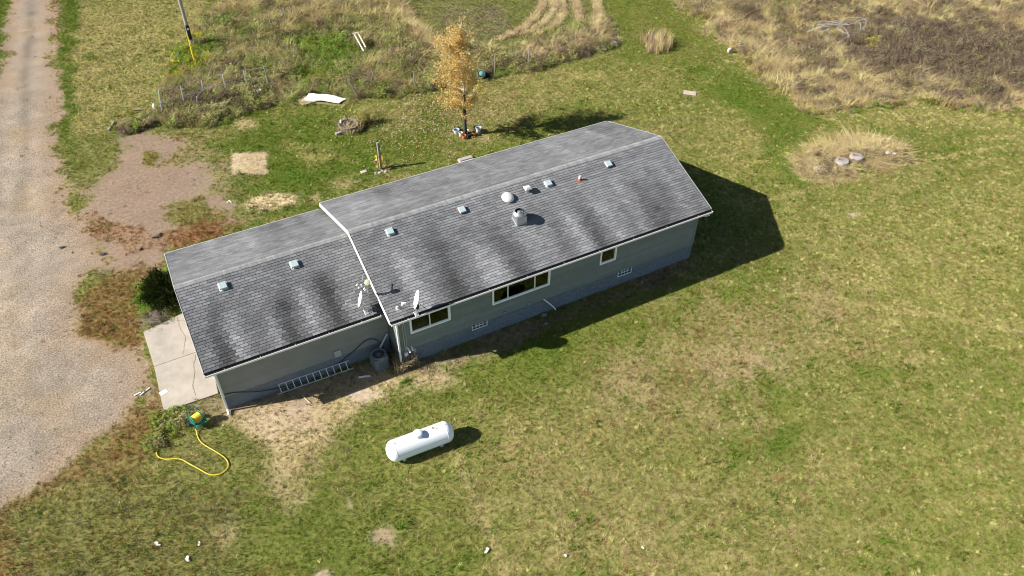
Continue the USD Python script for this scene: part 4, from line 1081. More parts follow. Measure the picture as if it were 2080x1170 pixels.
# length of pale gutter leaning in the corner
a, b = np.array([-1.16, YG - .42, .03]), np.array([-.12, YG - .10, 1.32])
t = thing("leaning_pipe", "pale length of pipe leaning in the corner above the air conditioner", "pipe", a)
obj("pipe_body", tube([[0, 0, 0], b - a], .042, 10), mat("pale_pipe", (.55, .57, .58), .5), t)
obj("end_collar", tube([(b - a) * .96, (b - a) * 1.0], .052, 10), ALU, t)
# white scrap of trim on the ground
p = G(741, 767)
tag(obj("trim_scrap", moved(cat([cbox(-.28, .28, -.035, .035, .03, .05, .004), cbox(-.28, .26, .030, .045, .052, .09, .004)]), (p[0], p[1], 0), rz=-.30), PVC), "short white scrap of trim lying in shade in front of the condenser", "trim scrap")
p = G(622, 812)
tag(obj("lath_stick", moved(cat([cbox(-.33, .33, -.014, .014, .03, .05, .004), cbox(-.05, .05, -.016, .016, .0, .03, .004)]), (p[0], p[1], 0), rz=-1.25), WOODL), "thin pale stick on the dead grass in front of the ladder", "stick")

# hose reel cart and hose
p = G(405, 862)
rz = math.radians(22)
t = thing("hose_reel_cart", "green hose reel cart wound with yellow hose at the garage corner", "hose reel", (p[0], p[1], 0), rz)
obj("frame", [tube([[-.27, -.24, .10], [-.27, -.20, .42], [-.27, .26, .62], [-.22, .36, .78], [.22, .36, .78], [.27, .26, .62], [.27, -.20, .42], [.27, -.24, .10]], .022, 8), tube([[-.27, .22, .12], [-.27, .0, .46]], .02, 8), tube([[.27, .22, .12], [.27, 0, .46]], .02, 8),
              tube([[-.27, -.24, .10], [.27, -.24, .10]], .02, 8), tube([[-.27, -.24, .30], [.27, -.24, .30]], .018, 8)], GREENP, t)
for s in (-1, 1):
    obj("flange", moved((lathe([(0, -.012), (.24, -.012), (.25, 0), (.24, .012), (0, .012)], 28)), (s * .225, 0, .46), ry=math.pi / 2), GREENP, t, smooth=30)
    wl = obj("wheel", moved(lathe([(.02, -.035), (.11, -.035), (.125, -.02), (.125, .02), (.11, .035), (.02, .035)], 24), (s * .33, .24, .125), ry=math.pi / 2), RUBBER, t, smooth=35)
    obj("hub", moved(lathe([(0, -.04), (.04, -.04), (.04, .04), (0, .04)], 14), (s * .33, .24, .125), ry=math.pi / 2), GREENP, wl)
wr = []
for layer, rr in ((0, .15), (1, .185)):
    q = np.linspace(0, 2 * math.pi * 9, 9 * 18)
    wr.append(tube(np.column_stack([-.19 + .38 * q / q[-1], rr * np.cos(q), .46 + rr * np.sin(q)]), .021, 7))
obj("wound_hose", wr, YELLOW, t, smooth=50)
obj("drum", moved(lathe([(.12, -.21), (.12, .21)], 20), (0, 0, .46), ry=math.pi / 2), GREENP, t)
obj("tray", cbox(-.25, .25, -.34, -.16, .30, .36, .01), GREENP, t)
obj("crank", tube([[.25, 0, .46], [.30, 0, .46], [.30, -.12, .54], [.38, -.12, .54]], .014, 8), BLACK, t)
obj("hose_guide", tube([[-.1, -.26, .36], [-.1, -.30, .5], [.02, -.30, .5], [.02, -.26, .36]], .010, 6), ALU, t)
hp = [(404, 863), (400, 872), (401, 884), (409, 899), (421, 908), (433, 915), (446, 923), (456, 930), (463, 939), (464, 948), (457, 958), (447, 964), (433, 966), (421, 963), (407, 955), (392, 947), (378, 939), (367, 934), (357, 933), (344, 934), (328, 932), (320, 926), (319, 917), (322, 910), (328, 905)]
P3 = np.array([G(*q) for q in hp]); P3[:, 2] = .045; P3[0, 2] = .42; P3[1, 2] = .2
P3[0, :2] = P3[0, :2] * .4 + P3[1, :2] * .6
t = thing("garden_hose", "yellow garden hose looping over the grass below the hose reel", "garden hose", P3[5] * [1, 1, 0])
obj("hose_length", tube(spline(P3, 150) - P3[5] * [1, 1, 0], .021, 8), YELLOW, t, smooth=50)
obj("nozzle", tube([P3[-1] - P3[5] * [1, 1, 0], P3[-1] - P3[5] * [1, 1, 0] + [.06, .14, .02]], [.024, .035], 8), BLACK, t)

# ------------------------------------------------------------------ back yard
# utility pole with guy guard
p = G(393, 100)
t = thing("utility_pole", "tall grey wooden utility pole with black equipment box beyond the hoop frame", "utility pole", p)
obj("pole", tube([[0, 0, -.3], [0, 0, 4], [0, 0, 9.5]], [.135, .125, .105], 14), WOODP, t, smooth=40)
px = lambda h: project(p + [0, 0, h])[0][1]
hs = np.arange(0, 6, .02); pv = np.array([px(h) for h in hs])
h0, h1 = hs[np.argmin(abs(pv - 78))], hs[np.argmin(abs(pv - 49))]
eb = obj("equipment_box", cbox(-.14, .12, -.26, -.118, h0, h1, .03), BLACK, t)
obj("meter_dial", align(lathe([(.075, 0), (.075, .05), (.05, .07), (0, .075)], 18), (0, -1, 0), (-.01, -.262, h1 - .28)), ALU, eb)
obj("conduit", tube([[.06, -.16, 0], [.06, -.16, h0 - .005]], .025, 8), POST, t)
an = G(398, 138) - p
obj("guy_wire", tube([an, [0, -.1, 8.6]], .008, 6), ALU, t)
dd = np.array([0, -.1, 8.6]) - an; dd /= np.linalg.norm(dd)
ks = np.arange(.5, 5, .02); kv = np.array([project(p + an + dd * k)[0][1] for k in ks])
kk = ks[np.argmin(abs(kv - 74))]
obj("guy_guard", tube([an + dd * .05, an + dd * kk], .038, 10), YSTEEL, t, label="yellow guard on the guy wire")

# hoop frame of an old low tunnel
ends = [((331, 237), (322, 185)), ((379, 226), (366, 175)), ((417, 201), (409, 164)), ((463, 197), (452, 151)), ((506, 188), (495, 144)), ((549, 184), (537, 137))]
org = G(331, 237)
t = thing("hoop_frame", "bare metal hoop frame of an old tunnel standing in the weeds", "hoop frame", org)
apex, sidept = [], []
for i, (f0, a0) in enumerate(ends):
    f = G(*f0); hw, hh = .2, 1.62
    ap = project(f + [0, hw, hh])[0]
    best = min(((abs(project(f + [dx, hw, h])[0] - a0).sum(), dx, h) for dx in np.linspace(-.5, .5, 21) for h in np.linspace(1.0, 2.2, 25)))
    _, dx, hh = best
    q = np.linspace(0, math.pi, 15)
    pts = np.column_stack([f[0] - org[0] + dx * np.sin(q), f[1] - org[1] + hw * (1 - np.cos(q)), hh * np.sin(q)])
    obj("hoop", tube(pts, .024, 8), HOOP, t, smooth=50)
    apex.append(pts[7]); sidept.append(pts[3])
obj("purlin", tube(np.array(apex) + [0, 0, .02], .008, 6), HOOP, t)
obj("purlin", tube(np.array(sidept) + [0, -.03, 0], .008, 6), HOOP, t)
f = G(406, 226) - org
obj("bent_hoop", tube(spline([f, f + [-.05, .1, .5], f + [.15, .3, 1.0], f + [.8, .5, 1.25], f + [1.6, .6, 1.15]], 20), .018, 6), HOOP, t)
for nm, (u0, v0), (u1, v1), w, lab in (("board", (432, 213), (464, 206), .16, "short grey plank lying among the weeds at the right of the hoop frame"), ("board", (325, 217), (352, 210), .14, "grey plank lying in weeds at the left end of the hoop frame"),
                                       ("board", (219, 264), (231, 246), .12, "single weathered plank at the weed edge beside the drive"), ("board", (268, 222), (292, 221), .10, "thin grey stick lying on the cut grass left of the weeds")):
    a, b = G(u0, v0), G(u1, v1); d = b - a
    z = .5 if nm == "board" and u0 > 300 else .1
    a2, b2 = G(u0, v0, z), G(u1, v1, z); d = b2 - a2; ln = np.linalg.norm(d)
    tt = thing("board", lab, "board", (a2[0], a2[1], 0), math.atan2(d[1], d[0]))
    obj("plank", cbox(0, ln, -w / 2, w / 2, z - .05, z, .006), WOODG, tt)
    if z > .3:
        obj("prop_block", [cbox(.1, .3, -w / 2, w / 2, 0, z - .052, .01), cbox(ln - .3, ln - .1, -w / 2, w / 2, 0, z - .052, .01)], WOODG, tt)
    else:
        obj("cleat", [cbox(.05, .12, -w / 2, w / 2, z, z + .02, .004)], WOODG, tt)
p = GH(317, 227); tag(obj("white_jug", moved(lathe([(0, .3), (.10, .3), (.12, .35), (.12, .52), (.05, .58), (.04, .64), (0, .64)], 16), p), PVC, smooth=35), "small white jug in the weeds at the left end of the hoop frame", "jug")
p = GH(529, 197); tag(obj("pale_bucket", moved(cat([lathe([(0, .22), (.13, .22), (.16, .55), (.145, .55), (.12, .25), (0, .25)], 18), lathe([(.16, .52), (.17, .53), (.17, .55), (.16, .555)], 18)]), p, rz=.2), PAILW, smooth=30), "pale bucket in the weeds right of the hoop frame", "bucket")


def stick(u0, v0, u1, v1, r, name, label, m, group=None, cat_="fence post"):
    """A post standing at (u0, v0) whose top shows at (u1, v1)."""
    p = GH(u0, v0)
    best = min((abs(project(p + [dx, 0, h])[0] - [u1, v1]).sum(), dx, h) for dx in np.linspace(-1.2, 1.2, 49) for h in np.linspace(.6, 2.6, 41))
    _, dx, h = best
    t = thing(name, label, cat_, p, 0, group)
    obj("post", tube([[0, 0, -.1], [dx, 0, h]], r, 7), m, t)
    obj("post_cap", tube([[dx * .985, 0, h * .985], [dx * 1.006, 0, h * 1.006]], r * 1.25, 7), m, t)
    return t


for a in ((551, 58, 545, 25, .035, "leftmost thin post of the three standing in the far weeds"), (575, 45, 573, 18, .035, "short middle post of the three standing in the far weeds"), (596, 45, 588, 12, .035, "rightmost post of the three standing in the far weeds"),
          (549, 186, 537, 136, .045, "thick grey post standing at the end of the hoop frame"), (730, 200, 707, 161, .045, "leaning wooden post in the weeds right of the white tarp"), (842, 180, 841, 146, .035, "straight thin post at the weed edge left of the yellow tree"),
          (1005, 150, 1005, 113, .035, "thin pale post right of the yellow tree beside the green bin"), (1073, 138, 1074, 100, .04, "dark grey post at the weed edge in front of the dry strip"), (1319, 96, 1325, 66, .045, "leaning post standing in the isolated dry clump"),
          (731, 26, 726, 0, .03, "thin post in the far weeds above the leaning boards")):
    stick(*a[:5], "fence_post", a[5], POST)
# lumber leaning pieces
p = G(728, 98, .7)
t = thing("old_ladder", "pale wooden ladder-like boards propped in the weeds behind the yard", "wooden ladder", (0, 0, 0))
a0, a1 = G(719, 68, 1.1), G(739, 104, .55); b0, b1 = G(727, 66, 1.1), G(743, 96, .6)
obj("side_rail", tube([a0, a1], .055, 6), WOODL, t); obj("side_rail", tube([b0, b1], .055, 6), WOODL, t)
obj("cross_piece", tube([G(716, 69, 1.12), G(725, 66, 1.18)], .05, 6), WOODL, t)
for q in (.35, .75):
    obj("leg", tube([a0 + (a1 - a0) * q, (a0 + (a1 - a0) * q) * [1, 1, 0]], .03, 6), WOODG, t)
# pallets of weathered boards
for nm, (u, v), rz, lab in (("pallet", (1216, 96), .0, "weathered grey wooden pallet half buried in dry weeds, the left one"), ("pallet", (1238, 88), .1, "weathered grey wooden pallet in dry weeds, the right one by the lawn")):
    p = G(u, v, .18)
    t = thing(nm, lab, "pallet", (p[0], p[1], 0), rz - .45)
    for k in range(5):
        obj("slat", moved(cbox(-.6, .6, -.045, .045, 0, .02, .004), (0, -.4 + k * .2, .17 + .012 * k)), WOODG, t)
    for x in (-.5, 0, .5):
        obj("runner", moved(cbox(-.03, .03, -.45, .45, 0, .14, .005), (x, 0, .02)), WOODG, t)
# white tarp
t_p = G(655, 203)
gx, gy = np.meshgrid(np.linspace(-1, 1, 34), np.linspace(-1, 1, 16))
c0, c1, c2, c3 = G(612, 206), G(690, 212), G(703, 203), G(628, 192)
uu, vv = (gx + 1) / 2, (gy + 1) / 2
Pq = ((1 - uu) * (1 - vv))[..., None] * c0 + (uu * (1 - vv))[..., None] * c1 + (uu * vv)[..., None] * c2 + ((1 - uu) * vv)[..., None] * c3
nz = meshkit.fbm(np.stack([Pq[..., 0] * 1.6, Pq[..., 1] * 1.6, 0 * gx], -1), 4, 3)
Pq[..., 2] = .12 + .55 * (nz - .3).clip(0) * (1 - np.abs(gx) ** 4) * (1 - np.abs(gy) ** 4) + .10 * np.exp(-(gx - .2) ** 2 * 4)
Pq[..., 1] += .25 * (nz - .5); Pq[..., 0] += .3 * (meshkit.fbm(np.stack([Pq[..., 0] * 1.1, Pq[..., 1] * 1.4, 5 + 0 * gx], -1), 3, 5) - .5)
i, j = np.meshgrid(np.arange(33), np.arange(15)); a = (j * 34 + i).ravel()
tv = Pq.reshape(-1, 3); tf = np.vstack([np.stack([a, a + 1, a + 35], 1), np.stack([a, a + 35, a + 34], 1)])
t = thing("white_tarp", "crumpled white tarp lying along the edge of the weeds", "tarp", (0, 0, 0))
rim = tube(np.vstack([tv[:34] + [0, 0, -.01]]), .015, 5)
half = tv[tf].mean(1) @ RT
obj("tarp_sheet", (tv, tf), TARP, t, smooth=True)
obj("rolled_hem", rim, TARP, t)
obj("tan_board", cat([moved(cbox(-.75, .75, -.5, .5, .06, .09, .006), G(630, 204), rz=.1)]), TAN, t)

# planter tub with dead plant
p = G(712, 268)
t = thing("planter_tub", "round stone planter tub with a dead stem and soil on the back lawn", "planter", (p[0], p[1] + .3, 0))
obj("tub", lathe([(0, .0), (.52, .0), (.60, .10), (.66, .44), (.67, .48), (.58, .48), (.55, .36), (0, .36)], 26), TUB, t, smooth=30)
obj("soil", lathe([(.555, .37), (.3, .40), (0, .41)], 22), SOIL, t)
obj("stem", [tube([[.12, .12, .38], [.0, .14, .9], [-.12, .18, 1.25]], [.03, .022, .012], 6)], BARKD, t)
obj("white_ornament", [moved(lathe([(0, 0), (.07, 0), (.075, .07), (.05, .11), (.07, .15), (.06, .22), (0, .24)], 14), (-.36, .38, .42))], PVC, t)
p = G(688, 273)
tag(obj("cinder_block", moved(cat([cbox(-.2, .2, -.1, .1, 0, .16, .01), cbox(-.17, -.02, -.07, .07, .161, .175, .004), cbox(.02, .17, -.07, .07, .161, .175, .004)]), (p[0], p[1], 0), rz=.1), CAPSTONE), "grey concrete block on the lawn beside the planter tub", "concrete block")

# hydrant post
p = G(774, 343)
t = thing("hydrant_post", "wooden post with coiled yellow hose and hydrant on the back lawn", "hydrant post", p)
obj("post", cbox(-.075, .075, -.075, .075, -.1, 1.92, .012), WOODG, t)
obj("hose_coil", [tube([[.10 + .03 * math.cos(3 * q), (.20 + .015 * (k % 3)) * math.cos(q), .72 + .36 * math.sin(q) - .03 * k] for q in np.linspace(0, 2 * math.pi, 24)], .022, 6) for k in range(3)] +
    [tube([[-.20 - .02 * k, -.02 + .18 * math.cos(q), .62 + .42 * math.sin(q)] for q in np.linspace(0, 2 * math.pi, 24)], .022, 6) for k in range(3)], YELLOW, t, smooth=50)
obj("hydrant_pipe", [tube([[-.32, -.1, 0], [-.32, -.1, .72]], .028, 8), tube([[-.32, -.1, .70], [-.42, -.2, .66]], .03, 8), tube([[-.32, -.1, .74], [-.20, -.05, .86]], .016, 6)], GALV, t)
obj("pump_head", moved(cbox(-.06, .06, -.06, .06, .60, .78, .02), (-.32, -.1, 0)), RUST, t)
for k, (dx, dy, s) in enumerate(((-.25, -.45, .26), (.12, -.50, .22), (-.02, -.32, .2), (-.48, -.35, .2))):
    obj("base_stone", rock((s, s * .8, s * .6), k + 3, (dx, dy, s * .2)), STONE, t)
p = G(739, 350)
tag(obj("paver", moved(cat([cbox(-.19, .19, -.14, .14, 0, .07, .012), cbox(-.15, .15, -.10, .10, .071, .078, .003)]), (p[0], p[1], 0), rz=.1), TAN), "tan paver lying on the grass left of the hydrant post", "paver")

# tree and its ring of pots
tp = G(945, 277)
t = thing("autumn_tree", "slender birch with thin golden autumn leaves behind the house", "tree", tp)
rt = np.random.default_rng(5)
HT = 7.45
lead = lambda z: np.array([.10 * math.sin(z * .6) - .02 * z, .06 * math.sin(z * .9), z])
zs = np.linspace(-.1, 3.1, 10)
obj("trunk", tube([lead(z) for z in zs], [.135 - .018 * max(z, 0) for z in zs], 10), BARKD, t, smooth=50)
zs2 = np.linspace(3.05, HT - .3, 14)
upper = obj("leader", tube([lead(z) for z in zs2], [max(.012, .078 - .0165 * (z - 3)) for z in zs2], 8), BARKW, t, smooth=50)
leafp = []
for k in range(30):
    z0 = 1.8 + 5.0 * (k / 30) ** .95
    az = k * 2.4 + rt.uniform(-.3, .3)
    ext = (1.55 if z0 < 4.2 else 1.5) * (1 - (z0 - 2) / 7.6) ** .7 * rt.uniform(.75, 1.15)
    bias = np.array([-.36, .14, 0]) * (1 if z0 > 2.3 else .6)
    dirn = np.array([math.cos(az), math.sin(az), 0]) + bias
    rise = rt.uniform(.45, .8) if z0 < 3.4 else rt.uniform(.8, 1.4)
    b0 = lead(z0)
    b1 = b0 + dirn * ext * .5 + [0, 0, ext * rise * .5]
    b2 = b0 + dirn * ext + [0, 0, ext * rise * 1.15]
    pts = spline([b0, b1, b2], 7)
    right_bare = dirn @ np.array([.8, -.45, 0]) > .55 and z0 < 3.6
    obj("limb", tube(pts, np.linspace(.034, .008, 7), 6), BARKW if z0 > 2.6 else TWIG, t, smooth=50)
    nl = 14 if right_bare else int(265 * (0.5 + ext))
    q = rt.uniform(.22, 1.12, nl)
    base = np.array([b0 + (b2 - b0) * x for x in q]) + (np.array([0, 0, -.08])) + np.column_stack([4 * q * (1 - q)] * 3) * ((b1 - (b0 + b2) / 2) * .5)
    cl = rt.normal(0, .24, (11, 3)) * [1, 1, 1.1]
    leafp.append(base + cl[rt.integers(0, 11, nl)] * (.3 + .7 * q[:, None]) + rt.normal(0, .07, (nl, 3)))
leafp.append(np.array([lead(z) for z in rt.uniform(4.8, HT + .1, 900)]) + rt.normal(0, .17, (900, 3)))
leafp.append(np.array([lead(1.55)]) + rt.normal(0, .14, (160, 3)))
LP = np.vstack(leafp)
n = len(LP); s = rt.uniform(.035, .062, n)
d1 = rt.normal(0, 1, (n, 3)) * [1, 1, .6]; d1 /= np.linalg.norm(d1, axis=1, keepdims=True); d2 = np.cross(d1, rt.normal(0, 1, (n, 3))); d2 /= np.linalg.norm(d2, axis=1, keepdims=True)
V = np.stack([LP - d1 * s[:, None], LP + d2 * s[:, None] * .75, LP + d1 * s[:, None], LP - d2 * s[:, None] * .75], 1).reshape(-1, 3)
F = np.concatenate([np.array([[0, 1, 2], [0, 2, 3]])[None] + 4 * np.arange(n)[:, None, None]]).reshape(-1, 3)
GOLD = leafmat("golden_leaf", (1.0, .72, .18), .35, .5, .03)
pick = np.repeat(rt.random(n) < .62, 2)
obj("crown", (V, F[pick]), GOLD, t)
obj("pale_leaves", (V, F[~pick]), leafmat("pale_gold_leaf", (1.0, .84, .45), .3, .5, .02), t, label="paler yellow leaves of the crown")
# ring of pots
ring = [(927, 271, PAILB, "tub", .20, .30, "pale blue tub at the left end of the pot ring round the tree"), (936, 277, PAILW, "pail", .13, .30, "white pail in the pot ring, just left of the front red pot"),
        (943, 282, TERRA, "clay_pot", .14, .28, "red clay pot nearest the house in the ring round the tree"), (948, 271, PAILW, "pail", .12, .26, "white pail close against the trunk in the pot ring"),
        (954, 278, RUBBER, "black_pot", .14, .28, "black pot between the two red pots round the tree"), (963, 276, TERRA, "clay_pot", .15, .30, "red clay pot right of the black pot in the ring"),
        (972, 268, PAILB, "tub", .19, .34, "pale blue tub at the right end of the pot ring round the tree"), (966, 264, RUBBER, "black_pot", .13, .26, "black pot behind the right pale blue tub round the tree"),
        (934, 266, RUBBER, "black_pot", .12, .22, "black pot behind the white pail on the left of the tree")]
for u, v, m_, nm, r, h, lab in ring:
    p = G(u, v)
    t = thing(nm, lab, "pot", p, 0)
    obj("pot_body", lathe([(0, .0), (r * .72, 0), (r * .98, h * .85), (r * 1.06, h * .86), (r * 1.06, h), (r * .93, h), (r * .9, h * .75), (0, h * .75)], 18), m_, t, smooth=30)
    obj("soil", lathe([(r * .88, h * .76), (0, h * .78)], 14), SOIL, t)
# green bin lying at weed edge
p = G(983, 158)
t = thing("green_bin", "dark green bin tipped over at the weed edge right of the yellow tree", "bin", (p[0], p[1], .25), 0)
obj("bin_body", align(lathe([(0, -.35), (.2, -.35), (.27, .30), (.29, .31), (.29, .36), (.25, .36), (.22, -.2), (0, -.2)], 20), (-.6, -.55, .45), (-.1, 0, .08)), GREENBIN, t, smooth=30)
obj("black_bag", rock((.55, .5, .45), 4, (.38, -.02, -.04)), BLACK, t, smooth=40)
obj("bin_liner", align(lathe([(.20, .30), (.12, .36), (0, .37)], 16), (-.6, -.55, .45), (-.1, 0, .1)), mat("pale_green", (.10, .2, .17), .5), t, smooth=30)
# stump / bale disc by the field
p = GH(1482, 108)
t = thing("log_round", "pale round log section at the edge of the rough field", "log", p, .5)
obj("log_body", moved(lathe([(0, -.12), (.20, -.12), (.215, 0), (.20, .12), (0, .12)], 20), (0, 0, .20), ry=math.pi / 2, rz=.9), TAN, t, smooth=30)
obj("cut_face", moved(lathe([(.15, .121), (.09, .126), (0, .127)], 18), (0, 0, .20), ry=math.pi / 2, rz=.9 + math.pi), TAN, t)
# collapsed heap of hoop pipes in the field
o0 = GH(1700, 72)
t = thing("pipe_heap", "collapsed heap of bent grey pipes lying in the brown field", "pipe heap", o0)


def heap(pts, r=.019):
    q = []
    for u, v, z in pts:
        q.append(G(u, v, z + .25) - o0)
    return tube(spline(q, 24) if len(q) > 2 else np.linspace(q[0], q[1], 8), r, 6)


for pts in ([(1639, 64, .2), (1655, 58, .6), (1672, 52, .9), (1690, 50, 1.0), (1705, 51, 1.0), (1718, 60, .7), (1724, 72, .4), (1728, 83, .1)], [(1655, 44, .5), (1680, 43, .6), (1700, 45, .6), (1718, 48, .5), (1724, 51, .5)],
            [(1695, 42, .6), (1720, 37, .8), (1742, 35, .9), (1758, 39, .8)], [(1758, 39, .8), (1740, 44, .7), (1722, 50, .6), (1705, 48, .6)], [(1758, 39, .8), (1758, 50, .6), (1750, 62, .3), (1740, 75, .1)],
            [(1746, 45, .7), (1748, 55, .5), (1745, 65, .2)], [(1723, 72, .3), (1712, 84, .2), (1703, 93, .1)], [(1700, 57, .6), (1712, 65, .5), (1722, 70, .4)], [(1665, 65, .3), (1680, 61, .5), (1692, 60, .5)],
            [(1640, 66, .1), (1660, 57, .4), (1685, 53, .6)], [(1690, 62, .4), (1685, 70, .2), (1680, 78, .05)], [(1660, 50, .4), (1690, 47, .6), (1712, 43, .7)], [(1718, 66, .3), (1735, 66, .3), (1748, 64, .3)]):
    obj("pipe", heap(pts), mat("heap_pipe", (.36, .37, .39), .55), t, smooth=50)
# stones and caps on the mound
for u, v, rr, nm, lab in ((1707, 338, .42, "concrete_cap", "left of the two round concrete caps on the dry mound"), (1735, 331, .42, "concrete_cap", "right of the two round concrete caps on the dry mound")):
    p = GH(u, v)
    t = thing(nm, lab, "concrete cap", p)
    obj("disc", lathe([(0, .05), (rr * .95, .05), (rr, .08), (rr, .24), (rr * .93, .28), (0, .30)], 22), CAPSTONE, t, smooth=25)
    obj("riser", lathe([(rr * .85, -.2), (rr * .85, .06)], 18), CAPSTONE, t)
    obj("lifting_ring", [tube([[-.12, 0, .29], [-.08, 0, .36], [0, 0, .36], [.04, 0, .29]], .016, 6), moved(cbox(-.1, .1, -.06, .06, .295, .33, .01), (-.1, .15, 0), rz=.5)], RUST, t)
for u, v, sz, lab in ((1657, 348, .5, "grey broken stone at the left end of the dry mound"), (1800, 321, .45, "flat grey stone near the right end of the dry mound"), (1812, 322, .28, "small white stone at the right end of the dry mound"), (1666, 350, .35, "grey stone just right of the broken stone on the mound")):
    p = GH(u, v)
    tag(obj("stone", rock((sz, sz * .8, sz * .5), int(u) % 17, p + [0, 0, .16]), PAPER if sz < .3 else STONE, smooth=40), lab, "stone")
for u, v, sz, lab in ((1105, 641, .36, "larger stone in the shade below the drain pipe"), (1109, 659, .24, "small round stone in the shade below the drain pipe")):
    p = G(u, v)
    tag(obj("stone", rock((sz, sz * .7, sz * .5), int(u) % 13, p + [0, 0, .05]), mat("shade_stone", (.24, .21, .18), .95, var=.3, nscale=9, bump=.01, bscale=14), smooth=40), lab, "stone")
# tan board on the lawn at the right, bits of litter
p = G(1401, 190)
tag(obj("tan_panel", moved(cat([cbox(-.45, .45, -.28, .28, .03, .06, .008), cbox(-.42, .42, -.05, .05, .061, .08, .004)]), (p[0], p[1], zg(p)), rz=-.75), TAN), "tan board lying on the lawn behind the right end of the house", "board")


def scrap(u, v, s, seed, label, z=.05):
    p = GH(u, v); r = np.random.default_rng(seed)
    parts = []
    for k in range(3):
        g = np.linspace(-1, 1, 5); X, Y2 = np.meshgrid(g, g)
        Z = r.uniform(0, .35, X.shape)
        v_ = np.column_stack([(X * s * r.uniform(.3, .6)).ravel() + r.normal(0, s * .5), (Y2 * s * r.uniform(.2, .4)).ravel() + r.normal(0, s * .3), (Z * s).ravel() + z])
        a = (np.arange(4)[:, None] * 5 + np.arange(4)[None]).ravel()
        parts.append((v_, np.vstack([np.stack([a, a + 1, a + 6], 1), np.stack([a, a + 6, a + 5], 1)])))
    return tag(obj("paper_scrap", moved(cat(parts), p, rz=r.uniform(0, 3)), PAPER), label, "litter")


scrap(990, 1120, .15, 1, "white scrap of paper on the grass near the bottom centre")
scrap(323, 1108, .12, 2, "torn white scraps on the grass at lower left, the upper piece")
scrap(383, 1138, .12, 3, "torn white scrap on the grass at lower left, the lower right piece")
scrap(1305, 1113, .08, 4, "tiny white scrap on the lawn right of bottom centre")
scrap(1147, 1127, .08, 5, "tiny pale scrap on the lawn between the two bottom scraps")
scrap(404, 1105, .08, 6, "tiny white scrap between the torn scraps at lower left")
scrap(466, 412, .14, 8, "white scrap at the pavement edge behind the garage")
p = G(333, 799); tag(obj("paper_sheet", moved(cat([cbox(-.17, .17, -.12, .12, .072, .078, .002), cbox(-.10, .12, -.08, .05, .079, .082, .001)]), (p[0], p[1], 0), rz=.35), PAPER), "white sheet lying on the concrete apron", "sheet of paper")
for u, v, rz, lab in ((280, 801, .2, "long white plastic stick on the gravel edge by the apron, left one"), (291, 799, .5, "short white plastic stick by the apron, middle one"), (299, 793, .45, "white plastic stick nearest the apron")):
    p = G(u, v); tag(obj("plastic_stick", moved(cat([cbox(-.16, .16, -.03, .03, .03, .06, .01), cbox(-.05, .05, -.032, .032, .0, .03, .008)]), (p[0], p[1], 0), rz=rz), PVC), lab, "plastic stick")
# back step
p = G(946, 326)
tag(obj("stone_step", moved(cat([cbox(-.5, .5, -.3, .3, 0, .14, .02), cbox(-.44, .44, -.05, .26, .141, .20, .015)]), (p[0], p[1] - .1, 0)), CAPSTONE), "grey stone step just behind the main roof edge", "step")
# rocks and slab pieces at broken pavement
for k, (u, v, sz, lab) in enumerate(((318, 483, .55, "dark upturned pavement chunk behind the garage roof, left"), (323, 478, .4, "dark upturned pavement chunk behind the garage roof, right"), (287, 507, .35, "dark chunk of broken pavement between the chunks and the drive"),
                                     (125, 503, .4, "broken pavement chunk beside the gravel drive"), (208, 518, .4, "dark pavement chunk in the middle of the broken pavement line"))):
    p = G(u, v)
    tag(obj("pavement_chunk", moved(hull(np.random.default_rng(k).uniform(-.5, .5, (14, 3)) * [sz, sz * .5, .12]), (p[0], p[1], .05), rx=.25, rz=.3), mat("old_asphalt", (.10, .09, .085), .95, var=.3, nscale=20)), lab, "pavement chunk")


# ------------------------------------------------------------------ plants
PT = G(712, 268)
def instancer(name, protos, pos, idx, scale, label, category, seed=0, tilt=0.0):
    r = np.random.default_rng(seed)
    path = "/World/" + numbered("/World", name)
    pi = UsdGeom.PointInstancer.Define(stage, path)
    rel = []
    for k, (m, mt) in enumerate(protos):
        q = usdkit.mesh(stage, f"{path}/kind_{k:03d}", m, mt)
        rel.append(q.GetPath())
    pi.CreatePrototypesRel().SetTargets(rel)
    n = len(pos)
    pi.CreateProtoIndicesAttr(Vt.IntArray.FromNumpy(np.asarray(idx, np.int32)))
    pi.CreatePositionsAttr(Vt.Vec3fArray.FromNumpy(np.asarray(pos, np.float32)))
    pi.CreateScalesAttr(Vt.Vec3fArray.FromNumpy(np.asarray(scale, np.float32)))
    a = r.uniform(0, 2 * np.pi, n); tx, ty = r.normal(0, tilt, n), r.normal(0, tilt, n)
    q = np.column_stack([np.cos(a / 2), tx * np.cos(a / 2), ty * np.cos(a / 2), np.sin(a / 2)]); q /= np.linalg.norm(q, axis=1, keepdims=True)
    pi.CreateOrientationsAttr(Vt.QuathArray([Gf.Quath(float(w), float(x), float(y), float(z)) for w, x, y, z in q]))
    tag(pi, label, category, kind="stuff")
    return pi


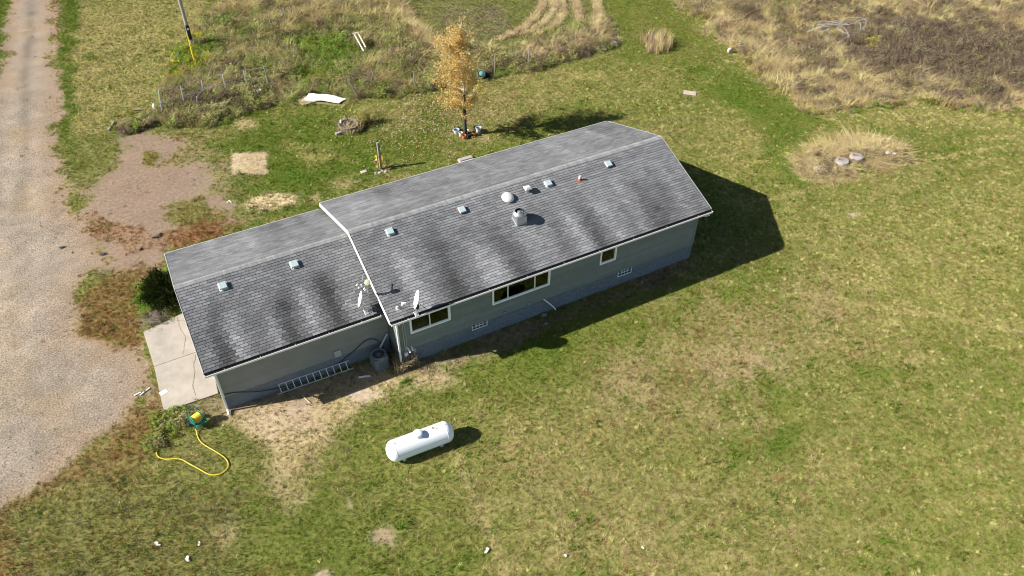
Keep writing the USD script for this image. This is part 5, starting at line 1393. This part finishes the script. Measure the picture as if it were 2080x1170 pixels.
def blades(n, rad, h, w, bend, seed, hv=.4, segs=1):
    r = np.random.default_rng(seed)
    p = r.normal(0, rad * .55, (n, 2)); a = r.uniform(0, 2 * np.pi, n); hh = h * r.uniform(1 - hv, 1 + hv, n); ww = w * r.uniform(.6, 1.3, n)
    out = np.column_stack([np.cos(a), np.sin(a)]); side = np.column_stack([-np.sin(a), np.cos(a)])
    bd = bend * hh * r.uniform(.3, 1.3, n)
    b = np.column_stack([p, np.full(n, -.01)])
    s3 = np.column_stack([side * ww[:, None] / 2, np.zeros(n)]); o3 = np.column_stack([out, np.zeros(n)])
    if segs == 1:
        v = np.stack([b - s3, b + s3, b + o3 * bd[:, None] + np.column_stack([np.zeros((n, 2)), hh])], 1).reshape(-1, 3)
        return v, np.arange(3 * n).reshape(-1, 3)
    mid = b + o3 * (bd * .25)[:, None] + np.column_stack([np.zeros((n, 2)), hh * .6])
    tip = b + o3 * bd[:, None] + np.column_stack([np.zeros((n, 2)), hh])
    v = np.stack([b - s3, b + s3, mid + s3 * .8, mid - s3 * .8, tip], 1).reshape(-1, 3)
    f = (np.array([[0, 1, 2], [0, 2, 3], [3, 2, 4]])[None] + 5 * np.arange(n)[:, None, None]).reshape(-1, 3)
    return v, f


def leafy(nst, rad, h, nleaf, ls, seed, top=0.0, spread=.12):
    """Upright weed: thin stems with leaf or seed-head quads; top > 0 gathers them at the tip."""
    r = np.random.default_rng(seed)
    V, F, n = [], [], 0
    for _ in range(nst):
        b = np.r_[r.normal(0, rad * .5, 2), -.02]; hh = h * r.uniform(.6, 1.15); lean = np.r_[r.normal(0, .16, 2) * hh, hh]
        s = np.r_[r.normal(0, 1, 2), 0]; s = s / np.linalg.norm(s) * .009
        v = np.array([b - s, b + s, b + lean]); V.append(v); F.append(np.array([[0, 1, 2]]) + n); n += 3
        q = r.uniform(top, 1.03, nleaf) ** .8
        c = b + lean * q[:, None] + r.normal(0, spread, (nleaf, 3)) * [1, 1, .5] * (1.25 - .7 * q[:, None])
        d = r.normal(0, 1, (nleaf, 3)) * [1, 1, .55]; d /= np.linalg.norm(d, axis=1, keepdims=True); e2 = np.cross(d, r.normal(0, .5, (nleaf, 3)) + [0, 0, 1]); e2 /= np.linalg.norm(e2, axis=1, keepdims=True)
        sz = (ls * r.uniform(.6, 1.3, nleaf))[:, None]
        v = np.stack([c - d * sz, c + e2 * sz * .45, c + d * sz, c - e2 * sz * .45], 1).reshape(-1, 3)
        V.append(v); F.append((np.array([[0, 1, 2], [0, 2, 3]])[None] + 4 * np.arange(nleaf)[:, None, None]).reshape(-1, 3) + n); n += 4 * nleaf
    return np.vstack(V), np.vstack(F)


_LC = dict(lush=(.19, .36, .025), green=(.30, .40, .055), olive=(.48, .47, .125), straw=(.88, .77, .33), dead=(.84, .64, .36), rust=(.50, .23, .09), greygreen=(.44, .44, .20), brown=(.36, .27, .17),
           tallstraw=(.93, .76, .42), weedgreen=(.29, .38, .08), yellow=(.66, .56, .06))
LM = {k: leafmat("blade_" + k, c, .5, .10 if k in ("straw", "dead", "tallstraw") else .25, .03, .42) for k, c in _LC.items()}
_TC = dict(greygreen=(.64, .60, .26), weedgreen=(.40, .52, .10), brown=(.42, .325, .225), tallstraw=(.90, .71, .38), straw=(.84, .67, .31), yellow=(.82, .72, .08), green=(.36, .48, .08), olive=(.64, .60, .18), dead=(.9, .70, .43), lush=(.20, .38, .04))
TM = {k: leafmat("stem_" + k, c, .4, .12 if k in ("straw", "dead", "tallstraw") else .40, .03, .35) for k, c in _TC.items()}
LAWNK = ["lush", "green", "olive", "straw", "dead", "rust", "greygreen", "brown", "tallstraw", "weedgreen", "yellow"]
VIEW = np.array([g2(*p) for p in ((-60, -60), (2140, -60), (2140, 1230), (-60, 1230))])


def jitter_grid(step, pl=VIEW, seed=0):
    r = np.random.default_rng(seed)
    lo, hi = pl.min(0), pl.max(0)
    X, Y2 = np.meshgrid(np.arange(lo[0], hi[0], step), np.arange(lo[1], hi[1], step))
    P = np.column_stack([X.ravel(), Y2.ravel()]) + r.uniform(-.5, .5, (X.size, 2)) * step
    return P[sdist(P, pl) < 0]


def free(P, m=0.0):
    h = (P[:, 0] > HOUSE[0] - m) & (P[:, 0] < HOUSE[1] + m) & (P[:, 1] > HOUSE[2] - m) & (P[:, 1] < HOUSE[3] + m)
    h &= ~((P[:, 0] < -m) & (P[:, 1] < YG - m))
    ok = ~h
    for s in SLABS:
        ok &= sdist(P, s[:, :2]) > .03
    ok &= sdist(P, TARPZ) > 0
    ok &= ~((np.abs(P[:, 0] + .83) < .36) & (np.abs(P[:, 1] - .6) < .36))
    return ok


TARPZ = poly((606, 210), (690, 216), (708, 203), (640, 190), (612, 192))
P = jitter_grid(.128, seed=11)
P = P[free(P)]
W = cover(P)
r = np.random.default_rng(12)
bare = W[:, CI["gravel"]] + W[:, CI["dirt"]] + W[:, CI["pale"]]
keep = r.random(len(P)) > np.where(W[:, CI["gravel"]] > .6, .997, np.clip(bare * 1.35 - .05, 0, .993))
tall = (sdist(P, FIELD) < -.2) | (sdist(P, THICKET) < -.2)
keep &= ~(tall & (r.random(len(P)) < .55))
P, W, tall = P[keep], W[keep], tall[keep]
wk = W[:, [CI[c] for c in LAWNK]] + 1e-6
cdf = np.cumsum(wk / wk.sum(1, keepdims=True), 1)
# neighbours share their kind in clumps: the draw comes from smooth noise mixed with chance
cl = np.clip((f2(P, 1 / .32, 33, 3) - .5) * 2.6 + .5, 0, .999)
draw = np.where(r.random(len(P)) < .38, cl, r.random(len(P)))
kind = (draw[:, None] > cdf).sum(1).clip(0, len(LAWNK) - 1)
protos = []
for k, c in enumerate(LAWNK):
    for s in range(2):
        protos.append((blades(18, .08, .07, .017, .9, 50 + 2 * k + s), LM[c]))
stray = (r.random(len(P)) < .012 * (f2(P, 1 / 3, 37, 2) > .47)) & ~tall & (W[:, CI["gravel"]] < .2)
kind[stray] = r.choice([0, 1, 9], stray.sum())
idx = kind * 2 + r.integers(0, 2, len(P))
sc = r.uniform(.6, 1.4, len(P)) * (0.6 + .7 * f2(P, 1 / .5, 35, 3))
sc[stray] *= 2.1
sc = np.column_stack([sc * 1.05, sc * 1.05, sc * r.uniform(.7, 1.4, len(P))])
# the strip by the drive and the right-hand verge are left longer
longer = np.clip(W[:, CI["tallstraw"]] + W[:, CI["greygreen"]] * .6 + W[:, CI["rust"]] * .3, 0, 1)
sc[:, 2] *= 1 + 1.2 * longer
instancer("lawn_grass", protos, np.column_stack([P, height(P)]), idx, sc, "short mown grass, green, olive and straw blades over the yard", "grass", 13, .12)
print("lawn tufts", len(P))

# tall growth: thicket and rough field
TK = [("greygreen", 0), ("weedgreen", 1), ("brown", 2), ("tallstraw", 3), ("straw", 3), ("yellow", 1), ("green", 1), ("olive", 0)]


def tall_growth(pl, step, seed, name, label, category, hscale=1.0, edge=.25):
    P = jitter_grid(step, pl, seed)
    P = P[(sdist(P, VIEW) < 0) & (sdist(P, pl) < -edge * .0)]
    P = P[free(P, .2)]
    W = cover(P); r = np.random.default_rng(seed)
    names = [t[0] for t in TK]
    w = W[:, [CI[c] for c in names]]; tot = w.sum(1)
    tot = W[:, [CI[c] for c in ("greygreen", "weedgreen", "brown", "tallstraw", "straw", "yellow")]].sum(1)
    keep = r.random(len(P)) < np.clip(tot * 1.3 - .15, 0, 1)
    d = -sdist(P, pl)
    P, w, d = P[keep], w[keep], d[keep]
    cl = np.clip((f2(P, 1 / 1.1, seed, 3) - .5) * 2.4 + .5, 0, .999)
    draw = np.where(r.random(len(P)) < .55, cl, r.random(len(P)))
    cdf = np.cumsum(w / w.sum(1, keepdims=True), 1)
    k = (draw[:, None] > cdf).sum(1).clip(0, len(names) - 1)
    protos = []
    for c, ty in TK:
        for s in range(2):
            sd = seed + 10 * len(protos)
            m = (leafy(6, .30, .62, 22, .055, sd, .0, .11), leafy(6, .28, .5, 26, .06, sd, .0, .12), leafy(8, .30, .66, 20, .045, sd, .35, .10), blades(44, .30, .52, .021, 1.5, sd, .5, 2))[ty]
            if ty in (0, 2):
                bl = blades(18, .28, .42, .019, 1.3, sd + 1, .4, 2)
                m = cat([m, bl])
            protos.append((m, TM[c]))
    idx = k * 2 + r.integers(0, 2, len(P))
    hn = f2(P, 1 / 1.7, seed + 5, 3)
    s = r.uniform(.6, 1.25, len(P)) * np.clip(.15 + 1.6 * hn, .35, 1.5) * np.clip(.45 + d / 1.5, .4, 1)
    instancer(name, protos, np.column_stack([P, height(P)]), idx, np.column_stack([np.clip(s, .6, 1.2) * 1.1, np.clip(s, .6, 1.2) * 1.1, s * hscale]), label, category, seed, .08)
    print(name, len(P))


def grown(pl, m):
    c = pl.mean(0)
    from shapely.geometry import Polygon
    b = Polygon(pl).buffer(m)
    return np.array(b.exterior.coords)[:-1]


tall_growth(grown(THICKET, .35), .29, 71, "weed_thicket", "waist-high thicket of dull green, brown and straw weeds behind the back lawn", "weeds", 1.0)
tall_growth(grown(FIELD, .6), .33, 72, "field_growth", "rough field of tall straw grass and dark brown weeds at upper right", "tall grass", .9)
MP = [z[0] for z in ZONES if z[1].get("tallstraw") == .62][0]
tall_growth(grown(MP, .35), .24, 73, "mound_grass", "long pale dry grass on the mound at right", "dry grass", .34)
WP = [z[0] for z in ZONES if z[1].get("brown") == .4 and z[1].get("weedgreen") == .4][0]
tall_growth(WP, .25, 74, "verge_weeds", "low dark weeds at the left end of the thicket by the drive", "weeds", .8)
cp = np.array([g2(*q) for q in ((1308, 80), (1352, 75), (1362, 100), (1345, 114), (1316, 108))])


def clump(pl, step, seed, name, label, kinds, hs, category="weeds", ws=1.0):
    P = jitter_grid(step, pl, seed); r = np.random.default_rng(seed)
    protos = []
    for c, ty in kinds:
        sd = seed + 7 * len(protos)
        protos.append(((leafy(6, .22, .6, 24, .05, sd, .0, .10), leafy(5, .2, .42, 28, .06, sd, .0, .12), leafy(9, .25, .7, 16, .03, sd, .3, .10), blades(50, .22, .7, .017, .5, sd, .4, 2))[ty], TM[c]))
    s = r.uniform(.7, 1.2, len(P))
    instancer(name, protos, np.column_stack([P, height(P)]), r.integers(0, len(protos), len(P)), np.column_stack([s * ws, s * ws, s * hs]), label, category, seed, .1)


clump(cp, .33, 81, "dry_clump", "isolated clump of dry stalks with a leaning post on the lawn", [("tallstraw", 3), ("brown", 2), ("dead", 3)], 1.15, category="dry stalks")
clump(np.array([g2(*q) for q in ((285, 585), (345, 550), (362, 575), (318, 590), (305, 650), (285, 640))]), .22, 82, "broadleaf_weeds", "bright green weeds at the left of the dark juniper", [("weedgreen", 1), ("lush", 1), ("green", 0)], .75)
clump(np.array([g2(*q) for q in ((322, 845), (365, 835), (385, 862), (355, 885), (320, 880))]), .25, 83, "corner_weeds", "grey-green broadleaf weeds below the concrete apron", [("greygreen", 1), ("weedgreen", 1)], .6)
clump(np.array([g2(*q) for q in ((296, 892), (322, 885), (335, 905), (300, 912))]), .25, 84, "small_weeds", "dark weeds at the free end of the yellow hose", [("greygreen", 1), ("weedgreen", 1)], .6)
clump(np.array([g2(*q) for q in ((812, 772), (828, 772), (830, 782), (813, 782))]), .13, 85, "green_tuft", "single bright green tuft on the dead grass near the main corner", [("lush", 1)], .3, ws=.35)
clump(np.array([g2(*q) for q in ((727, 250), (745, 235), (752, 250), (738, 262))]), .24, 86, "planter_shrub", "thin shrub of olive twigs beside the planter tub", [("olive", 0), ("greygreen", 2)], 1.9, category="shrub")
clump(np.array([g2(*q) for q in ((804, 735), (850, 722), (855, 738), (812, 756))]), .17, 87, "dead_stalks", "dead stalks round the utility pipes at the main corner", [("dead", 3), ("brown", 2)], .9, category="dry stalks")
clump(np.array([g2(*q) for q in ((370, 140), (400, 100), (430, 110), (420, 150))]), .3, 88, "goldenrod", "yellow-green goldenrod round the yellow guy guard", [("yellow", 1), ("weedgreen", 1), ("weedgreen", 0)], 1.3, category="goldenrod")
clump(np.array([g2(*q) for q in ((1757, 85), (1785, 85), (1792, 97), (1765, 101))]), .3, 89, "goldenrod", "patch of yellow goldenrod in the brown field", [("yellow", 1)], 1.2, category="goldenrod")
clump(np.array([PT[:2] + [.75 * math.cos(q), .3 + .75 * math.sin(q)] for q in np.linspace(0, 2 * math.pi, 12)[:-1]]), .22, 90, "tub_weeds", "dry brown weeds crowding round the planter tub", [("brown", 2), ("dead", 3), ("greygreen", 0)], .75, category="dry stalks")
# windrows of cut straw
wp = []
for w in WINDROWS:
    q = np.linspace(0, 1, 90)
    sg = spline(w, 90); wp.append(sg + rng.normal(0, .11, sg.shape))
wp = np.vstack(wp)
instancer("straw_windrow", [(blades(60, .3, .22, .022, 1.6, 301, .5, 2), TM["tallstraw"]), (blades(60, .3, .18, .022, 1.8, 302, .5, 2), TM["dead"])], np.column_stack([wp, height(wp)]), rng.integers(0, 2, len(wp)), np.repeat(rng.uniform(.7, 1.2, (len(wp), 1)), 3, 1),
          "curved rows of cut pale straw on the mown garden plot", "straw", 5)
# straw litter on the square patch
sp = jitter_grid(.16, np.array([g2(*q) for q in ((472, 312), (541, 309), (543, 353), (471, 354))]), 5)
instancer("straw_mulch", [(blades(30, .14, .03, .02, 3.0, 311, .5), TM["tallstraw"]), (blades(30, .14, .03, .02, 3.0, 312, .5), TM["dead"])], np.column_stack([sp, np.full(len(sp), .012)]), rng.integers(0, 2, len(sp)), np.ones((len(sp), 3)), "square patch of pale straw mulch on the back lawn", "straw", 6)
# gravel stones
gp = jitter_grid(.30, seed=21)
gp = gp[free(gp, .1)]; gw = cover(gp)[:, CI["gravel"]]
gp = gp[rng.random(len(gp)) < gw * .8]
ico = trimesh.creation.icosphere(1)
gs = [((np.array(ico.vertices) * [.03, .024, .018] * (1 + .3 * np.random.default_rng(k).normal(0, 1, (42, 1)))), np.array(ico.faces)) for k in range(3)]
gm = [mat("gravel_stone_pale", (.48, .42, .37), .9), mat("gravel_stone_grey", (.30, .27, .25), .9), mat("gravel_stone_tan", (.36, .28, .21), .9)]
s = rng.uniform(.4, 1.1, len(gp)) ** 1.6
instancer("gravel_stones", list(zip(gs, gm)), np.column_stack([gp, np.full(len(gp), .004)]), rng.integers(0, 3, len(gp)), np.repeat(s[:, None], 3, 1), "loose stones scattered over the gravel drive", "gravel", 7)
# fallen leaves
lp = []
lc = g2(865, 245)
for c_, sx_, n_ in ((g2(855, 250), 2.6, 1500), (g2(925, 240), 2.2, 900), (g2(800, 270), 2.6, 500)):
    lp.append(c_ + rng.normal(0, sx_, (n_, 2)) * [1, .9])
lp = np.vstack(lp); lp = lp[free(lp, .4) & (sdist(lp, THICKET) > .1)]
lq = (np.array([[-.05, 0, 0], [0, .035, .012], [.05, 0, 0.006], [0, -.035, .012]]), np.array([[0, 1, 2], [0, 2, 3]]))
instancer("fallen_leaves", [(lq, leafmat("fallen_gold", (.62, .40, .12), .4, .1)), (lq, leafmat("fallen_pink", (.58, .40, .28), .4, .1)), (lq, leafmat("fallen_pale", (.70, .60, .45), .3, .1))], np.column_stack([lp, np.full(len(lp), .06) + rng.uniform(-.02, .02, len(lp))]), rng.integers(0, 3, len(lp)),
          np.repeat(rng.uniform(.7, 1.3, (len(lp), 1)), 3, 1), "golden fallen leaves scattered on the lawn left of the tree", "fallen leaves", 8, .3)

# dark juniper at the garage end and brush pile beside it
jp = G(330, 606)
t = thing("juniper", "dense dark green juniper bush against the garage end wall", "bush", (jp[0] + .25, jp[1], 0))
rj = np.random.default_rng(9)
obj("stem", [tube([[0, 0, -.05], [a * .3, b * .3, .5], [a, b, 1.0]], [.05, .035, .015], 6) for a, b in ((.3, .2), (-.4, .1), (.1, -.5), (-.1, .6), (.4, -.2))], BARKD, t)
V, F, n = [], [], 0
for k in range(150):
    d = rj.normal(0, 1, 3); d[2] = abs(d[2]) * .8 + .1; d /= np.linalg.norm(d)
    c = d * [1.05, 1.15, 1.15] * rj.uniform(.55, 1.02) + [0, 0, .25]
    m_ = 70
    pts = c + np.outer(rj.uniform(-.12, .3, m_), d + rj.normal(0, .2, 3)) + rj.normal(0, .075, (m_, 3))
    e1 = d + rj.normal(0, .5, (m_, 3)); e1 /= np.linalg.norm(e1, axis=1, keepdims=True); e2 = np.cross(e1, rj.normal(0, 1, (m_, 3))); e2 /= np.linalg.norm(e2, axis=1, keepdims=True)
    sz = rj.uniform(.04, .08, (m_, 1))
    V.append(np.stack([pts - e1 * sz, pts + e2 * sz * .35, pts + e1 * sz, pts - e2 * sz * .35], 1).reshape(-1, 3)); F.append((np.array([[0, 1, 2], [0, 2, 3]])[None] + 4 * np.arange(m_)[:, None, None]).reshape(-1, 3) + n); n += 4 * m_
obj("foliage", (np.vstack(V), np.vstack(F)), leafmat("juniper_green", (.055, .095, .026), .5, .2), t)
bp = G(313, 650)
t = thing("brush_pile", "tangled grey dead brush beside the concrete apron", "brush pile", bp)
rb = np.random.default_rng(10)
for part in range(3):
    tw = []
    for k in range(60):
        c = rb.normal(0, .30, 3) * [1.1, 1.0, .35] + [0, 0, .22]; d = rb.normal(0, 1, 3) * [1, 1, .5]; d /= np.linalg.norm(d); c[2] = max(c[2], .05)
        l_ = rb.uniform(.2, .5); a, b = c - d * l_ / 2, c + d * l_ / 2 + rb.normal(0, .08, 3)
        tw.append(tube([a, (a + b) / 2 + rb.normal(0, .05, 3), b], [.012, .009, .004], 4, False))
    obj("twig_tangle", tw, TWIG, t)
